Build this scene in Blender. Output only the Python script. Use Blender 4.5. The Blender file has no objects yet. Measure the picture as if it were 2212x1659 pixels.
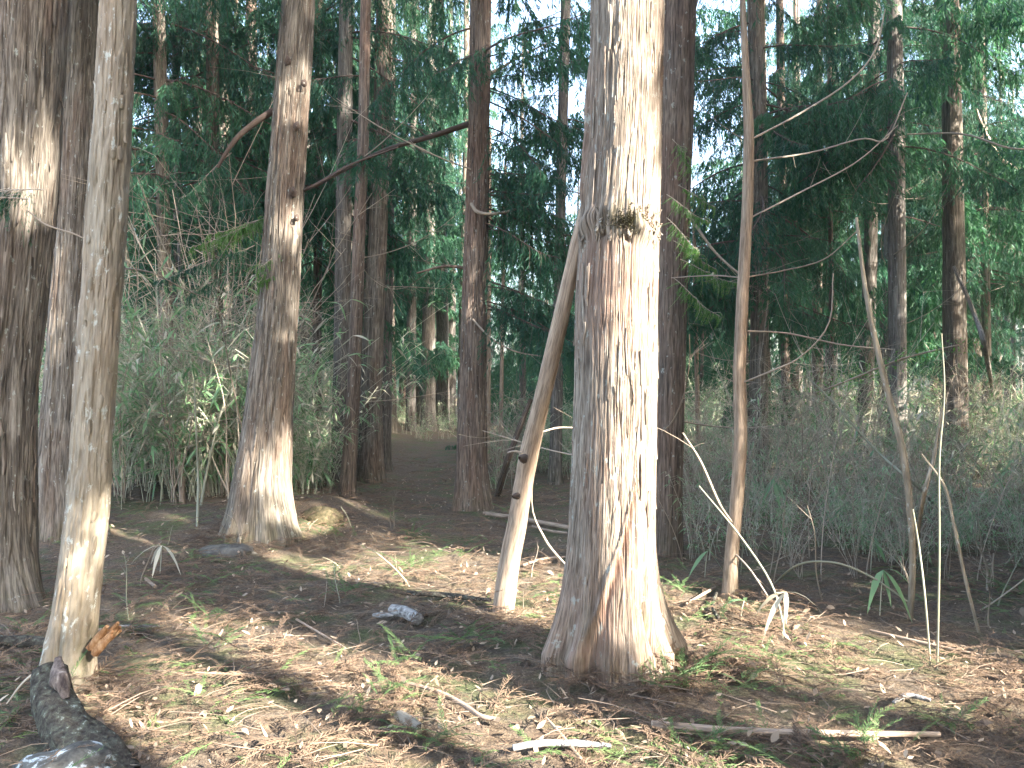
import bpy, math, numpy as np
from math import sin, cos, pi, radians, sqrt, atan2, exp
from mathutils import Vector, Matrix, Euler

# ------------------------------------------------------------------ camera, sky, sun, exposure
SC = bpy.context.scene
COL = SC.collection
FPX = 1736.0                      # focal length in the 2212-px wide photograph
CAM_Z = 1.5
cam_d = bpy.data.cameras.new('camera'); cam = bpy.data.objects.new('camera', cam_d); COL.objects.link(cam)
cam_d.sensor_width = 36.0; cam_d.lens = 36.0 * FPX / 2212.0
cam_d.clip_start = 0.05; cam_d.clip_end = 2000
cam.location = (0, 0, CAM_Z); cam.rotation_euler = (radians(90), 0, 0)
SC.camera = cam

SUN_AZ = Vector((0.77, -0.64)).normalized()
SUN_EL = radians(30)
SUN = Vector((SUN_AZ.x * cos(SUN_EL), SUN_AZ.y * cos(SUN_EL), sin(SUN_EL)))
W = bpy.data.worlds.new("World"); SC.world = W; W.use_nodes = True
nt = W.node_tree; bg = nt.nodes['Background']
sky = nt.nodes.new('ShaderNodeTexSky'); sky.sky_type = 'NISHITA'; sky.sun_disc = False
sky.sun_elevation = SUN_EL; sky.sun_rotation = atan2(SUN_AZ.x, SUN_AZ.y)
sky.dust_density = 4.0; sky.ozone_density = 1.0
nt.links.new(sky.outputs[0], bg.inputs[0]); bg.inputs[1].default_value = 0.15
sl = bpy.data.lights.new('sun', 'SUN'); sl.energy = 4.2; sl.angle = radians(0.5); sl.color = (1.0, 0.95, 0.87)
so = bpy.data.objects.new('sun', sl); COL.objects.link(so)
so.rotation_euler = SUN.to_track_quat('Z', 'Y').to_euler()
SC.view_settings.view_transform = 'Standard'; SC.view_settings.look = 'None'
SC.view_settings.exposure = 3.35; SC.view_settings.gamma = 1.0
SC.view_settings.use_curve_mapping = False
SC.cycles.max_bounces = 6; SC.cycles.diffuse_bounces = 3; SC.cycles.transmission_bounces = 3
SC.cycles.glossy_bounces = 1; SC.cycles.transparent_max_bounces = 4
SC.cycles.sample_clamp_indirect = 6
SC.cycles.use_denoising = True

HAZE = 0.0007

# ------------------------------------------------------------------ noise
def _h(ix, iy, iz, s):
    h = (ix.astype(np.uint32) * np.uint32(374761393) + iy.astype(np.uint32) * np.uint32(668265263)
         + iz.astype(np.uint32) * np.uint32(2147483647) + np.uint32(s * 974634) )
    h = (h ^ (h >> np.uint32(13))) * np.uint32(1274126177)
    h = (h ^ (h >> np.uint32(16))) * np.uint32(2246822519)
    h = h ^ (h >> np.uint32(15))
    return (h & np.uint32(0xffffff)).astype(np.float64) / 16777215.0

def vn(x, y, z=0.0, seed=0):
    x, y, z = np.broadcast_arrays(np.asarray(x, float), np.asarray(y, float), np.asarray(z, float))
    fx, fy, fz = np.floor(x), np.floor(y), np.floor(z)
    ix, iy, iz = fx.astype(np.int64), fy.astype(np.int64), fz.astype(np.int64)
    u, v, w = x - fx, y - fy, z - fz
    u = u * u * (3 - 2 * u); v = v * v * (3 - 2 * v); w = w * w * (3 - 2 * w)
    r = 0
    for a in (0, 1):
        for b in (0, 1):
            for c in (0, 1):
                r = r + _h(ix + a, iy + b, iz + c, seed + 1) * (u if a else 1 - u) * (v if b else 1 - v) * (w if c else 1 - w)
    return r

def fbm(x, y, z=0.0, seed=0, o=3):
    r, a, t = 0, 1.0, 0
    for k in range(o):
        r = r + a * vn(x * 2 ** k, y * 2 ** k, z * 2 ** k, seed + k); t += a; a *= .5
    return r / t

def sst(a, b, x):
    t = np.clip((np.asarray(x, float) - a) / (b - a), 0, 1); return t * t * (3 - 2 * t)

# ------------------------------------------------------------------ ground height and pixel helpers
def hgt(x, y):
    x = np.asarray(x, float); y = np.asarray(y, float)
    z = 0.20 * np.exp(-((x + 2.55) ** 2 / 0.9 + (y - 8.4) ** 2 / 2.5))
    z = z + 0.27 * sst(1.6, 5.0, -x) * sst(5.0, 9.5, y)
    z = z + 0.10 * np.exp(-((x + 1.95) ** 2 / 0.25 + (y - 9.3) ** 2 / 0.5))
    z = z + 0.010 * np.clip(y - 16, 0, 60)
    z = z - 0.05 * np.exp(-((x + 1.0 + 0.04 * y) ** 2 / 0.5)) * sst(6, 9, y)
    z = z + 0.10 * (fbm(x * .55, y * .55, 3.3, 5, 2) - .5) + 0.05 * (fbm(x * 2.1, y * 2.1, 1.7, 9, 3) - .5)
    return z

def ray(px, py):
    return Vector(((px - 1106) / FPX, 1.0, (829.5 - py) / FPX))

def at(px, py, d):
    return Vector((0, 0, CAM_Z)) + ray(px, py) * d

def gp(px, py):
    r = ray(px, py)
    ds = np.linspace(1.5, 70, 6000)
    below = np.nonzero(CAM_Z + ds * r.z < hgt(r.x * ds, ds))[0]
    d = ds[below[0]] if len(below) else 70.0
    return Vector((r.x * d, d, float(hgt(r.x * d, d))))

# ------------------------------------------------------------------ mesh building
def mk(name, V, Q=None, T=None, mats=(), qm=None, tm=None, grain=None, attrs=None, smooth=True):
    me = bpy.data.meshes.new(name)
    V = np.asarray(V, np.float32).reshape(-1, 3)
    Q = np.zeros((0, 4), np.int32) if Q is None else np.asarray(Q, np.int32).reshape(-1, 4)
    T = np.zeros((0, 3), np.int32) if T is None else np.asarray(T, np.int32).reshape(-1, 3)
    me.vertices.add(len(V)); me.vertices.foreach_set('co', V.ravel())
    li = np.concatenate([Q.ravel(), T.ravel()]).astype(np.int32)
    me.loops.add(len(li)); me.loops.foreach_set('vertex_index', li)
    ls = np.concatenate([np.arange(len(Q)) * 4, len(Q) * 4 + np.arange(len(T)) * 3]).astype(np.int32)
    me.polygons.add(len(ls)); me.polygons.foreach_set('loop_start', ls)
    mi = np.concatenate([np.zeros(len(Q)) if qm is None else qm, np.zeros(len(T)) if tm is None else tm]).astype(np.int32)
    me.polygons.foreach_set('material_index', mi)
    me.polygons.foreach_set('use_smooth', np.full(len(ls), bool(smooth)))
    for m in mats: me.materials.append(m)
    if grain is not None:
        a = me.attributes.new('grain', 'FLOAT_VECTOR', 'POINT'); a.data.foreach_set('vector', np.asarray(grain, np.float32).ravel())
    for k, v in (attrs or {}).items():
        a = me.attributes.new(k, 'FLOAT', 'POINT'); a.data.foreach_set('value', np.asarray(v, np.float32).ravel())
    me.update(calc_edges=True)
    return me

def obj(name, me, parent=None, loc=None, rot=None, scale=None):
    o = bpy.data.objects.new(name, me); COL.objects.link(o)
    if parent is not None: o.parent = parent
    if loc is not None: o.location = loc
    if rot is not None: o.rotation_euler = rot
    if scale is not None: o.scale = (scale,) * 3 if isinstance(scale, (int, float)) else scale
    return o

def tag(o, label=None, cat=None, group=None, kind=None):
    if label: o['label'] = label
    if cat: o['category'] = cat
    if group: o['group'] = group
    if kind: o['kind'] = kind
    return o

def thing(name, label, cat, loc, group=None, rz=0.0):
    return tag(obj(name, None, None, loc, (0, 0, rz)), label, cat, group)

def frames(P):
    P = np.asarray(P, float)
    t = np.gradient(P, axis=0); t /= np.linalg.norm(t, axis=1)[:, None] + 1e-12
    n = np.cross(t[0], [0.31, 0.9, 0.27]); n /= np.linalg.norm(n)
    N = []
    for k in range(len(P)):
        n = n - t[k] * np.dot(n, t[k]); n /= np.linalg.norm(n) + 1e-12
        N.append(n.copy())
    N = np.array(N); return t, N, np.cross(t, N)

class G:
    """collects tubes and leaf faces into one mesh"""
    def __init__(s): s.V = []; s.Q = []; s.T = []; s.qm = []; s.tm = []; s.gr = []; s.ti = []; s.n = 0
    def add(s, V, Q=None, T=None, m=0, grain=None, tint=0.0):
        V = np.asarray(V, float).reshape(-1, 3); k = len(V)
        s.V.append(V)
        if Q is not None and len(Q): s.Q.append(np.asarray(Q) + s.n); s.qm.append(np.full(len(Q), m))
        if T is not None and len(T): s.T.append(np.asarray(T) + s.n); s.tm.append(np.full(len(T), m))
        s.gr.append(np.zeros((k, 3)) if grain is None else grain)
        s.ti.append(np.broadcast_to(np.asarray(tint, float), (k,)).copy()); s.n += k
    def tube(s, P, R, sides=5, m=0, tint=0.0, caps=False, rough=0.0, seed=0, capm=None):
        P = np.asarray(P, float); R = np.broadcast_to(np.asarray(R, float), (len(P),))
        t, N, B = frames(P)
        a = np.arange(sides) / sides * 2 * pi
        ring = N[:, None] * np.cos(a)[None, :, None] + B[:, None] * np.sin(a)[None, :, None]
        seg = np.concatenate([[0], np.cumsum(np.linalg.norm(np.diff(P, axis=0), axis=1))])
        rr = R[:, None] * np.ones(sides)[None]
        if rough:
            r0 = max(R.max(), .01)
            rr = rr * (1 + rough * (2 * fbm(np.cos(a)[None] * 1.6 + 7 + seed, np.sin(a)[None] * 1.6, seg[:, None] / r0 * .35, seed, 3) - 1))
        V = P[:, None] + ring * rr[:, :, None]
        n = len(P)
        i = np.arange(n - 1)[:, None] * sides; j = np.arange(sides)[None]; j2 = (j + 1) % sides
        Q = np.stack([i + j, i + j2, i + sides + j2, i + sides + j], -1).reshape(-1, 4)
        rm = max(R.max(), 0.004)
        gr = np.stack([np.cos(a)[None] * rm + 0 * rr, np.sin(a)[None] * rm + 0 * rr, seg[:, None] + 0 * rr], -1).reshape(-1, 3)
        s.add(V.reshape(-1, 3), Q, None, m, gr, tint)
        if caps:
            for e, sg in ((0, 1), (n - 1, -1)):
                c = P[e] - t[e] * sg * R[e] * .12
                VV = np.concatenate([V[e], c[None]])
                T = [(k, (k + 1) % sides, sides) if sg < 0 else ((k + 1) % sides, k, sides) for k in range(sides)]
                s.add(VV, None, T, m if capm is None else capm, np.concatenate([gr[:sides] * [1, 1, 0], np.zeros((1, 3))]), tint)
    def diamonds(s, p, d, side, L, Wd, m=0, tint=0.0, mid=.42):
        p = np.asarray(p, float); d = np.asarray(d, float); side = np.asarray(side, float)
        L = np.broadcast_to(L, (len(p),))[:, None]; Wd = np.broadcast_to(Wd, (len(p),))[:, None]
        V = np.stack([p, p + d * L * mid + side * Wd * .5, p + d * L, p + d * L * mid - side * Wd * .5], 1)
        k = len(p)
        s.add(V.reshape(-1, 3), np.arange(4 * k).reshape(k, 4), None, m, None, np.repeat(np.broadcast_to(tint, (k,)), 4))
    def leaf(s, base, d, L, Wd, droop, m=0, tint=0.0, roll=0.0, n=5):
        d = np.asarray(d, float); d = d / np.linalg.norm(d)
        up = np.array([0, 0, 1.0]); sd = np.cross(d, up); sd /= np.linalg.norm(sd) + 1e-9
        nn = np.cross(sd, d); sd = sd * cos(roll) + nn * sin(roll)
        t = np.linspace(0, 1, n)
        c = np.asarray(base, float) + d * (t * L)[:, None] + np.array([0, 0, -1.0]) * (droop * L * t ** 2)[:, None]
        w = Wd * .5 * np.array([.12, .78, 1.0, .55, .03])[:n] if n == 5 else Wd * .5 * np.sin(pi * (t * .93 + .05))
        V = np.concatenate([c - sd * w[:, None], c + sd * w[:, None]])
        Q = [(k, k + n, k + n + 1, k + 1) for k in range(n - 1)]
        s.add(V, Q, None, m, None, tint)
    def arrays(s):
        c = lambda a, k: np.concatenate(a) if a else np.zeros((0, k))
        return np.concatenate(s.V), c(s.Q, 4), c(s.T, 3), (np.concatenate(s.qm) if s.qm else np.zeros(0)), (np.concatenate(s.tm) if s.tm else np.zeros(0)), np.concatenate(s.gr), np.concatenate(s.ti)
    def build(s, name, mats, smooth=True):
        V, Q, T, qm, tm, gr, ti = s.arrays()
        return mk(name, V, Q, T, mats, qm, tm, gr, {'tint': ti}, smooth)

def unit(v):
    v = np.asarray(v, float); return v / (np.linalg.norm(v, axis=-1, keepdims=True) + 1e-9)

def curve(pts, n=14):
    """smooth (Catmull-Rom) path through points"""
    P = np.asarray([tuple(p) for p in pts], float)
    if len(P) == 2: return P[0] + (P[1] - P[0]) * np.linspace(0, 1, n)[:, None]
    E = np.vstack([2 * P[0] - P[1], P, 2 * P[-1] - P[-2]]); out = []
    u = np.linspace(0, len(P) - 1 - 1e-9, n)
    for t in u:
        i = int(t); f = t - i; a, b, c, d = E[i:i + 4]
        out.append(.5 * ((2 * b) + (-a + c) * f + (2 * a - 5 * b + 4 * c - d) * f * f + (-a + 3 * b - 3 * c + d) * f ** 3))
    return np.array(out)

# ------------------------------------------------------------------ materials
def mat(name):
    m = bpy.data.materials.new(name); m.use_nodes = True
    t = m.node_tree; b = t.nodes['Principled BSDF']; b.inputs['Specular IOR Level'].default_value = 0.25
    return m, t, b, t.nodes, t.links

def attr(t, name, vec=False):
    n = t.nodes.new('ShaderNodeAttribute'); n.attribute_name = name
    return n.outputs['Vector'] if vec else n.outputs['Fac']

def noise(t, vec, scale=(1, 1, 1), s=1.0, detail=3, rough=.55, dist=0.0):
    mp = t.nodes.new('ShaderNodeMapping'); mp.inputs['Scale'].default_value = scale
    t.links.new(vec, mp.inputs['Vector'])
    n = t.nodes.new('ShaderNodeTexNoise'); n.inputs['Scale'].default_value = s; n.inputs['Detail'].default_value = detail
    n.inputs['Roughness'].default_value = rough; n.inputs['Distortion'].default_value = dist
    t.links.new(mp.outputs[0], n.inputs['Vector']); return n.outputs['Fac']

def ramp(t, fac, stops):
    r = t.nodes.new('ShaderNodeValToRGB'); e = r.color_ramp.elements
    while len(e) < len(stops): e.new(.5)
    for k, (p, c) in enumerate(stops):
        e[k].position = p; e[k].color = (*c, 1) if len(c) == 3 else c
    t.links.new(fac, r.inputs[0]); return r.outputs[0]

def bw(t, fac, a, b):
    return ramp(t, fac, [(a, (0, 0, 0)), (b, (1, 1, 1))])

def mixc(t, f, a, b, mode='MIX'):
    n = t.nodes.new('ShaderNodeMix'); n.data_type = 'RGBA'; n.blend_type = mode
    for sock, v in ((n.inputs[0], f), (n.inputs[6], a), (n.inputs[7], b)):
        if hasattr(v, 'links') or hasattr(v, 'is_linked'): t.links.new(v, sock)
        elif isinstance(v, (int, float)): sock.default_value = v
        else: sock.default_value = (*v, 1)
    return n.outputs[2]

def mth(t, op, a, b=0.0, clamp=False):
    n = t.nodes.new('ShaderNodeMath'); n.operation = op; n.use_clamp = clamp
    for sock, v in ((n.inputs[0], a), (n.inputs[1], b)):
        if isinstance(v, (int, float)): sock.default_value = v
        else: t.links.new(v, sock)
    return n.outputs[0]

def bump(t, b, h, strength=.5, dist=.01):
    n = t.nodes.new('ShaderNodeBump'); n.inputs['Strength'].default_value = strength; n.inputs['Distance'].default_value = dist
    t.links.new(h, n.inputs['Height']); t.links.new(n.outputs[0], b.inputs['Normal'])

def orand(t):
    return t.nodes.new('ShaderNodeObjectInfo').outputs['Random']

def hsv(t, col, h=.5, s=1.0, v=1.0):
    n = t.nodes.new('ShaderNodeHueSaturation')
    for k, x in (('Hue', h), ('Saturation', s), ('Value', v)):
        if isinstance(x, (int, float)): n.inputs[k].default_value = x
        else: t.links.new(x, n.inputs[k])
    t.links.new(col, n.inputs['Color']); return n.outputs[0]

def bark(name, dark, mid, light, red=(.24, .11, .07), lich=(.36, .38, .33), lich_amt=.62, sx=30, sz=2.2, red_amt=.5, bstr=.9, bd=.02, fc=.8):
    m, t, b, N, L = mat(name)
    g = attr(t, 'grain', True)
    strips = noise(t, g, (sx, sx, sz), 1, 4, .6, .25)
    fine = noise(t, g, (sx * 3.6, sx * 3.6, sz * 3.2), 1, 3, .6)
    big = noise(t, g, (3.2, 3.2, .9), 1, 3, .6)
    c = ramp(t, strips, [(.28, dark), (.46, mid), (.68, light)])
    c = mixc(t, mth(t, 'MULTIPLY', bw(t, big, .48, .64), red_amt), c, red)
    c = mixc(t, fc, c, ramp(t, fine, [(.36, (.28, .26, .245)), (.58, (1.15, 1.15, 1.15))]), 'MULTIPLY')
    c = mixc(t, mth(t, 'MULTIPLY', attr(t, 'red'), .85), c, mixc(t, .5, red, ramp(t, fine, [(.3, (.17, .09, .06)), (.7, (.38, .245, .175))])))
    sp = noise(t, g, (24, 24, 13), 1, 4, .7)
    c = mixc(t, mth(t, 'MULTIPLY', bw(t, sp, lich_amt, lich_amt + .06), .7), c, lich)
    mo = mth(t, 'MULTIPLY', attr(t, 'moss'), bw(t, noise(t, g, (16, 16, 9), 1, 4, .7), .36, .6))
    c = mixc(t, mo, c, ramp(t, fine, [(.3, (.045, .042, .02)), (.7, (.13, .118, .055))]))
    r = orand(t)
    c = hsv(t, c, mth(t, 'MULTIPLY_ADD', r, .012) if False else .5, 1.0, mth(t, 'ADD', mth(t, 'MULTIPLY', r, .35), .82))
    L.new(c, b.inputs['Base Color']); b.inputs['Roughness'].default_value = .85
    hh = mth(t, 'ADD', mth(t, 'MULTIPLY', strips, 1.0), mth(t, 'MULTIPLY', fine, .45))
    bump(t, b, hh, bstr, bd)
    return m

M = {}
M['bark'] = bark('cedar_bark', (.055, .046, .036), (.14, .116, .09), (.26, .225, .18), (.165, .10, .066), red_amt=.45)
M['bark_main'] = bark('shaggy_cedar_bark', (.10, .078, .058), (.245, .195, .148), (.40, .345, .275), (.26, .16, .115), red_amt=.45, sx=58, sz=3.0, lich_amt=.60)
M['bark_grey'] = bark('grey_cedar_bark', (.065, .058, .05), (.14, .125, .106), (.25, .225, .195), (.15, .105, .075), red_amt=.3)
M['bark_red'] = bark('red_cedar_bark', (.055, .042, .034), (.132, .10, .078), (.24, .185, .14), (.175, .10, .066), red_amt=.5)
M['bark_tan'] = bark('flaky_tan_bark', (.18, .148, .105), (.27, .225, .163), (.35, .305, .235), (.23, .155, .10), (.48, .50, .45), .60, sx=13, sz=2.6, red_amt=.4, bstr=.45, bd=.006, fc=.4)
M['bark_slim'] = bark('slim_stem_bark', (.16, .115, .08), (.29, .215, .155), (.38, .30, .22), (.30, .19, .12), lich_amt=.7, sx=30, sz=3, red_amt=.35, bstr=.4, bd=.004, fc=.5)

def leafy(name, lo, hi, trans=.35, rough=.55, tcol=None, spread=.5):
    m, t, b, N, L = mat(name)
    r = mth(t, 'FRACT', mth(t, 'ADD', attr(t, 'tint'), mth(t, 'MULTIPLY', orand(t), spread)))
    c = ramp(t, r, [(0, lo), (.5, tuple((x + y) / 2 for x, y in zip(lo, hi))), (1, hi)])
    L.new(c, b.inputs['Base Color']); b.inputs['Roughness'].default_value = rough
    if trans:
        tr = N.new('ShaderNodeBsdfTranslucent'); mx = N.new('ShaderNodeMixShader'); mx.inputs[0].default_value = trans
        L.new(hsv(t, c, .48, 1.1, 1.5), tr.inputs[0]); L.new(b.outputs[0], mx.inputs[1]); L.new(tr.outputs[0], mx.inputs[2])
        L.new(mx.outputs[0], N['Material Output'].inputs[0])
    return m

M['foliage'] = leafy('cedar_foliage', (.016, .062, .046), (.055, .14, .066), .4)
M['foliage_light'] = leafy('fresh_cedar_foliage', (.055, .15, .04), (.11, .24, .055), .4)
M['bamboo_leaf'] = leafy('bamboo_leaf', (.06, .15, .06), (.25, .38, .19), .35, .33)
M['bamboo_dry'] = leafy('dry_bamboo_leaf', (.32, .28, .19), (.50, .47, .36), .25, .5)
M['cane'] = leafy('bamboo_cane', (.24, .27, .17), (.55, .52, .40), 0, .45)
M['cane_single'] = leafy('single_cane', (.15, .15, .10), (.29, .275, .19), 0, .5)
M['twig'] = leafy('bare_twig', (.17, .13, .095), (.43, .36, .275), 0, .8)
M['twig_dark'] = leafy('dark_twig', (.05, .035, .028), (.12, .085, .065), 0, .85)
M['burl_moss'] = leafy('burl_moss', (.03, .027, .014), (.10, .088, .045), .1, .9)
M['twig_litter'] = leafy('litter_twig', (.07, .05, .038), (.22, .165, .12), 0, .85)
M['dead_spray'] = leafy('dead_cedar_spray', (.06, .040, .028), (.265, .18, .115), .2, .85)
M['green_spray'] = leafy('green_cedar_spray', (.05, .10, .035), (.14, .20, .07), .25, .6)
M['dead_leaf'] = leafy('dead_leaf', (.13, .09, .06), (.46, .36, .25), .2, .6)

def solid(name, stops, sc=(20, 20, 20), rough=.85, bs=.5, bd=.01, det=5):
    m, t, b, N, L = mat(name)
    v = N.new('ShaderNodeTexCoord').outputs['Object']
    n = noise(t, v, sc, 1, det, .65, .3)
    L.new(ramp(t, n, stops), b.inputs['Base Color']); b.inputs['Roughness'].default_value = rough; b.inputs['Specular IOR Level'].default_value = .08
    bump(t, b, n, bs, bd); return m

M['lichen_log'] = solid('lichened_dark_wood', [(.35, (.03, .025, .02)), (.52, (.075, .066, .052)), (.62, (.11, .115, .08)), (.69, (.36, .37, .32))], (34, 34, 34), .95, 1.0, .02)
M['lichen_rock'] = solid('lichened_rock', [(.35, (.05, .046, .04)), (.54, (.11, .105, .09)), (.6, (.45, .47, .45)), (.8, (.6, .61, .6))], (14, 14, 14))
M['rock'] = solid('grey_stone', [(.3, (.06, .054, .045)), (.55, (.125, .115, .098)), (.7, (.18, .17, .135))], (13, 13, 13), .9, .8, .02)
M['grey_wood'] = solid('weathered_grey_wood', [(.35, (.10, .092, .084)), (.52, (.25, .235, .215)), (.7, (.42, .41, .385))], (18, 50, 50))
M['fresh_wood'] = solid('split_orange_wood', [(.35, (.07, .032, .016)), (.52, (.22, .115, .055)), (.7, (.36, .24, .14))], (30, 30, 8))
M['pale_wood'] = solid('pale_cut_wood', [(.3, (.38, .30, .2)), (.7, (.62, .54, .4))], (30, 30, 30))
M['rotten_wood'] = solid('rotten_pale_wood', [(.35, (.06, .045, .04)), (.55, (.18, .14, .115)), (.72, (.38, .33, .28))], (40, 40, 14))
M['moss'] = solid('moss', [(.3, (.03, .026, .014)), (.5, (.065, .055, .03)), (.7, (.12, .09, .055))], (40, 40, 40))

def ground_material():
    m, t, b, N, L = mat('forest_floor')
    v = N.new('ShaderNodeTexCoord').outputs['Object']
    n1 = noise(t, v, (1, 1, 1), .9, 4, .6, .4); n2 = noise(t, v, (1, 1, 1), 7, 5, .7, .5)
    n3 = noise(t, v, (1, 1, 1), 45, 4, .75, 1.2); n4 = noise(t, v, (1, 1, 1), 1.7, 5, .65)
    c = ramp(t, n3, [(.3, (.035, .026, .018)), (.48, (.115, .078, .048)), (.6, (.19, .138, .085)), (.75, (.36, .29, .19))])
    c = mixc(t, mth(t, 'MULTIPLY', bw(t, n2, .42, .62), .6), c, ramp(t, n3, [(.3, (.05, .042, .034)), (.7, (.17, .145, .115))]))
    c = mixc(t, mth(t, 'MULTIPLY', bw(t, n4, .50, .62), .75), c, ramp(t, n3, [(.3, (.035, .05, .02)), (.7, (.13, .16, .06))]))
    c = mixc(t, mth(t, 'MULTIPLY', bw(t, n1, .5, .7), .5), c, ramp(t, n3, [(.3, (.09, .06, .042)), (.7, (.26, .185, .125))]))
    L.new(c, b.inputs['Base Color']); b.inputs['Roughness'].default_value = .95
    bump(t, b, mth(t, 'ADD', n3, n2), .9, .03); return m
M['ground'] = ground_material()

# ------------------------------------------------------------------ ground sheet
def axis(lo, hi, step, far, grow):
    a = list(np.arange(lo, hi + 1e-6, step)); s = step
    while a[-1] < far: s *= grow; a.append(a[-1] + s)
    s = step
    while a[0] > -far: s *= grow; a.insert(0, a[0] - s)
    return np.array(a)
gx = axis(-4.5, 4.5, .05, 115, 1.09); gy = axis(1.8, 10.5, .05, 115, 1.09)
X, Y = np.meshgrid(gx, gy)
Zg = hgt(X, Y)
near = np.exp(-((X / 7) ** 2 + ((Y - 4) / 7) ** 2))
Zg = Zg + near * (0.035 * (fbm(X * 7, Y * 7, .3, 21, 3) - .5) + .02 * (fbm(X * 22, Y * 22, .9, 31, 2) - .5))
nx, ny = len(gx), len(gy)
i = (np.arange(ny - 1)[:, None] * nx + np.arange(nx - 1)[None]).ravel()
me = mk('forest_floor', np.stack([X, Y, Zg], -1).reshape(-1, 3), np.stack([i, i + 1, i + nx + 1, i + nx], -1), None, [M['ground']])
tag(obj('forest_floor', me), 'brown forest floor of cedar litter, twigs and mossy patches', None, None, 'structure')

# ------------------------------------------------------------------ trunks
def trunk_mesh(C, Rr, top, mtl, na=28, dz=.12, amp=.006, lobes=(), flare=.35, fh=.22, seed=0, kx=18, kz=1.2, front=0.0, extra=None, mossbase=.5, taper=.010, ftop=6.5):
    """C: centres (n,3) from base upwards, Rr radii; extended up to z=top. lobes: (angle, strength, width, height)"""
    C = np.asarray(C, float); Rr = np.asarray(Rr, float)
    o = np.argsort(C[:, 2]); C = C[o]; Rr = Rr[o]
    z0 = C[0, 2]; base = C[0].copy()
    if top > C[-1, 2] + .1:
        sl = (C[-1] - C[-2]) / (C[-1, 2] - C[-2, 2]); dzz = top - C[-1, 2]
        ext = C[-1] + sl * dzz * np.array([.55, .55, 1])
        C = np.vstack([C, ext]); Rr = np.append(Rr, max(.015, Rr[-1] - taper * dzz))
    z = [z0 - .18]
    while z[-1] < C[-1, 2]:
        z.append(z[-1] + (dz if z[-1] < max(ftop, z0 + 1) else dz * 5))
    z = np.array(z); zz = np.clip(z, z0, None)
    cx = np.interp(zz, C[:, 2], C[:, 0]); cy = np.interp(zz, C[:, 2], C[:, 1]); r = np.interp(zz, C[:, 2], Rr)
    k = np.ones(5) / 5                                    # soften kinks
    if len(z) > 12:
        pad = lambda a: np.convolve(np.pad(a, 2, 'edge'), k, 'valid')
        cx, cy, r = pad(cx), pad(cy), pad(r)
    if front:                                             # more columns on the side towards the path
        u = np.arange(na) / na; th = 2 * pi * u + front * np.sin(2 * pi * u) + pi / 2
        th = th
    else: th = np.arange(na) / na * 2 * pi
    TH, ZZ = np.meshgrid(th, z); hgt_ = ZZ - z0; hp = np.clip(hgt_, 0, None)
    R = r[:, None] * (1 + flare * np.exp(-hp / fh)) + 0 * TH
    r0 = float(np.median(Rr[:3]))
    for a, s, w, hh in lobes:
        d = np.angle(np.exp(1j * (TH - a)))
        R = R + r0 * s * np.exp(-(d / w) ** 2) * np.exp(-(hp / hh) ** 1.15)
    R = R * (1 + .05 * (fbm(np.cos(TH) * 1.3 + seed, np.sin(TH) * 1.3, ZZ * .8, seed, 2) * 2 - 1))
    red = np.zeros_like(R); moss = np.zeros_like(R)
    if amp:
        gx_, gy_ = np.cos(TH) * r0, np.sin(TH) * r0
        wz = ZZ + .5 * fbm(gx_ * 6, gy_ * 6, ZZ * 1.5, seed + 3, 2)
        n1 = vn(gx_ * kx + seed, gy_ * kx + .15 * np.sin(ZZ * 3), wz * kz, seed + 5)
        n2 = vn(gx_ * kx * 2.3, gy_ * kx * 2.3, wz * kz * 2.1, seed + 6)
        n3 = vn(gx_ * kx * 5, gy_ * kx * 5, wz * kz * 5, seed + 7)
        fis = 1 - sst(0, .06, np.abs(n1 - .5)); fis2 = (1 - sst(0, .08, np.abs(n2 - .5))) * sst(.35, .6, vn(gx_ * 9, gy_ * 9, ZZ * 3, seed + 8))
        R = R + amp * (.55 * n1 + .6 * n2 + .6 * n3 - .9 - 1.1 * fis - .8 * fis2)
    if extra is not None: R, red, moss = extra(TH, ZZ, hp, R, r0, red, moss)
    moss = np.maximum(moss, mossbase * np.exp(-hp / .28))
    V = np.stack([cx[:, None] + R * np.cos(TH), cy[:, None] + R * np.sin(TH), ZZ], -1)
    n = len(z); ii = np.arange(n - 1)[:, None] * na; j = np.arange(na)[None]; j2 = (j + 1) % na
    Q = np.stack([ii + j, ii + j2, ii + na + j2, ii + na + j], -1).reshape(-1, 4)
    gr = np.stack([np.cos(TH) * r0 + seed * .7, np.sin(TH) * r0, ZZ], -1)
    V = V - base
    me = mk('trunk', V.reshape(-1, 3), Q, None, [mtl], None, None, gr.reshape(-1, 3), {'red': red.ravel(), 'moss': moss.ravel()})
    f = lambda h: (Vector((float(np.interp(h + z0, z, cx) - base[0]), float(np.interp(h + z0, z, cy) - base[1]), h)), float(np.interp(h + z0, z, r)))
    return me, Vector(base), f

def px_line(pts, d):
    C = [at(p[0], p[1], d) for p in pts]; R = [p[2] * .5 * d / FPX for p in pts]
    return np.array([tuple(c) for c in C]), np.array(R)

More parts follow.
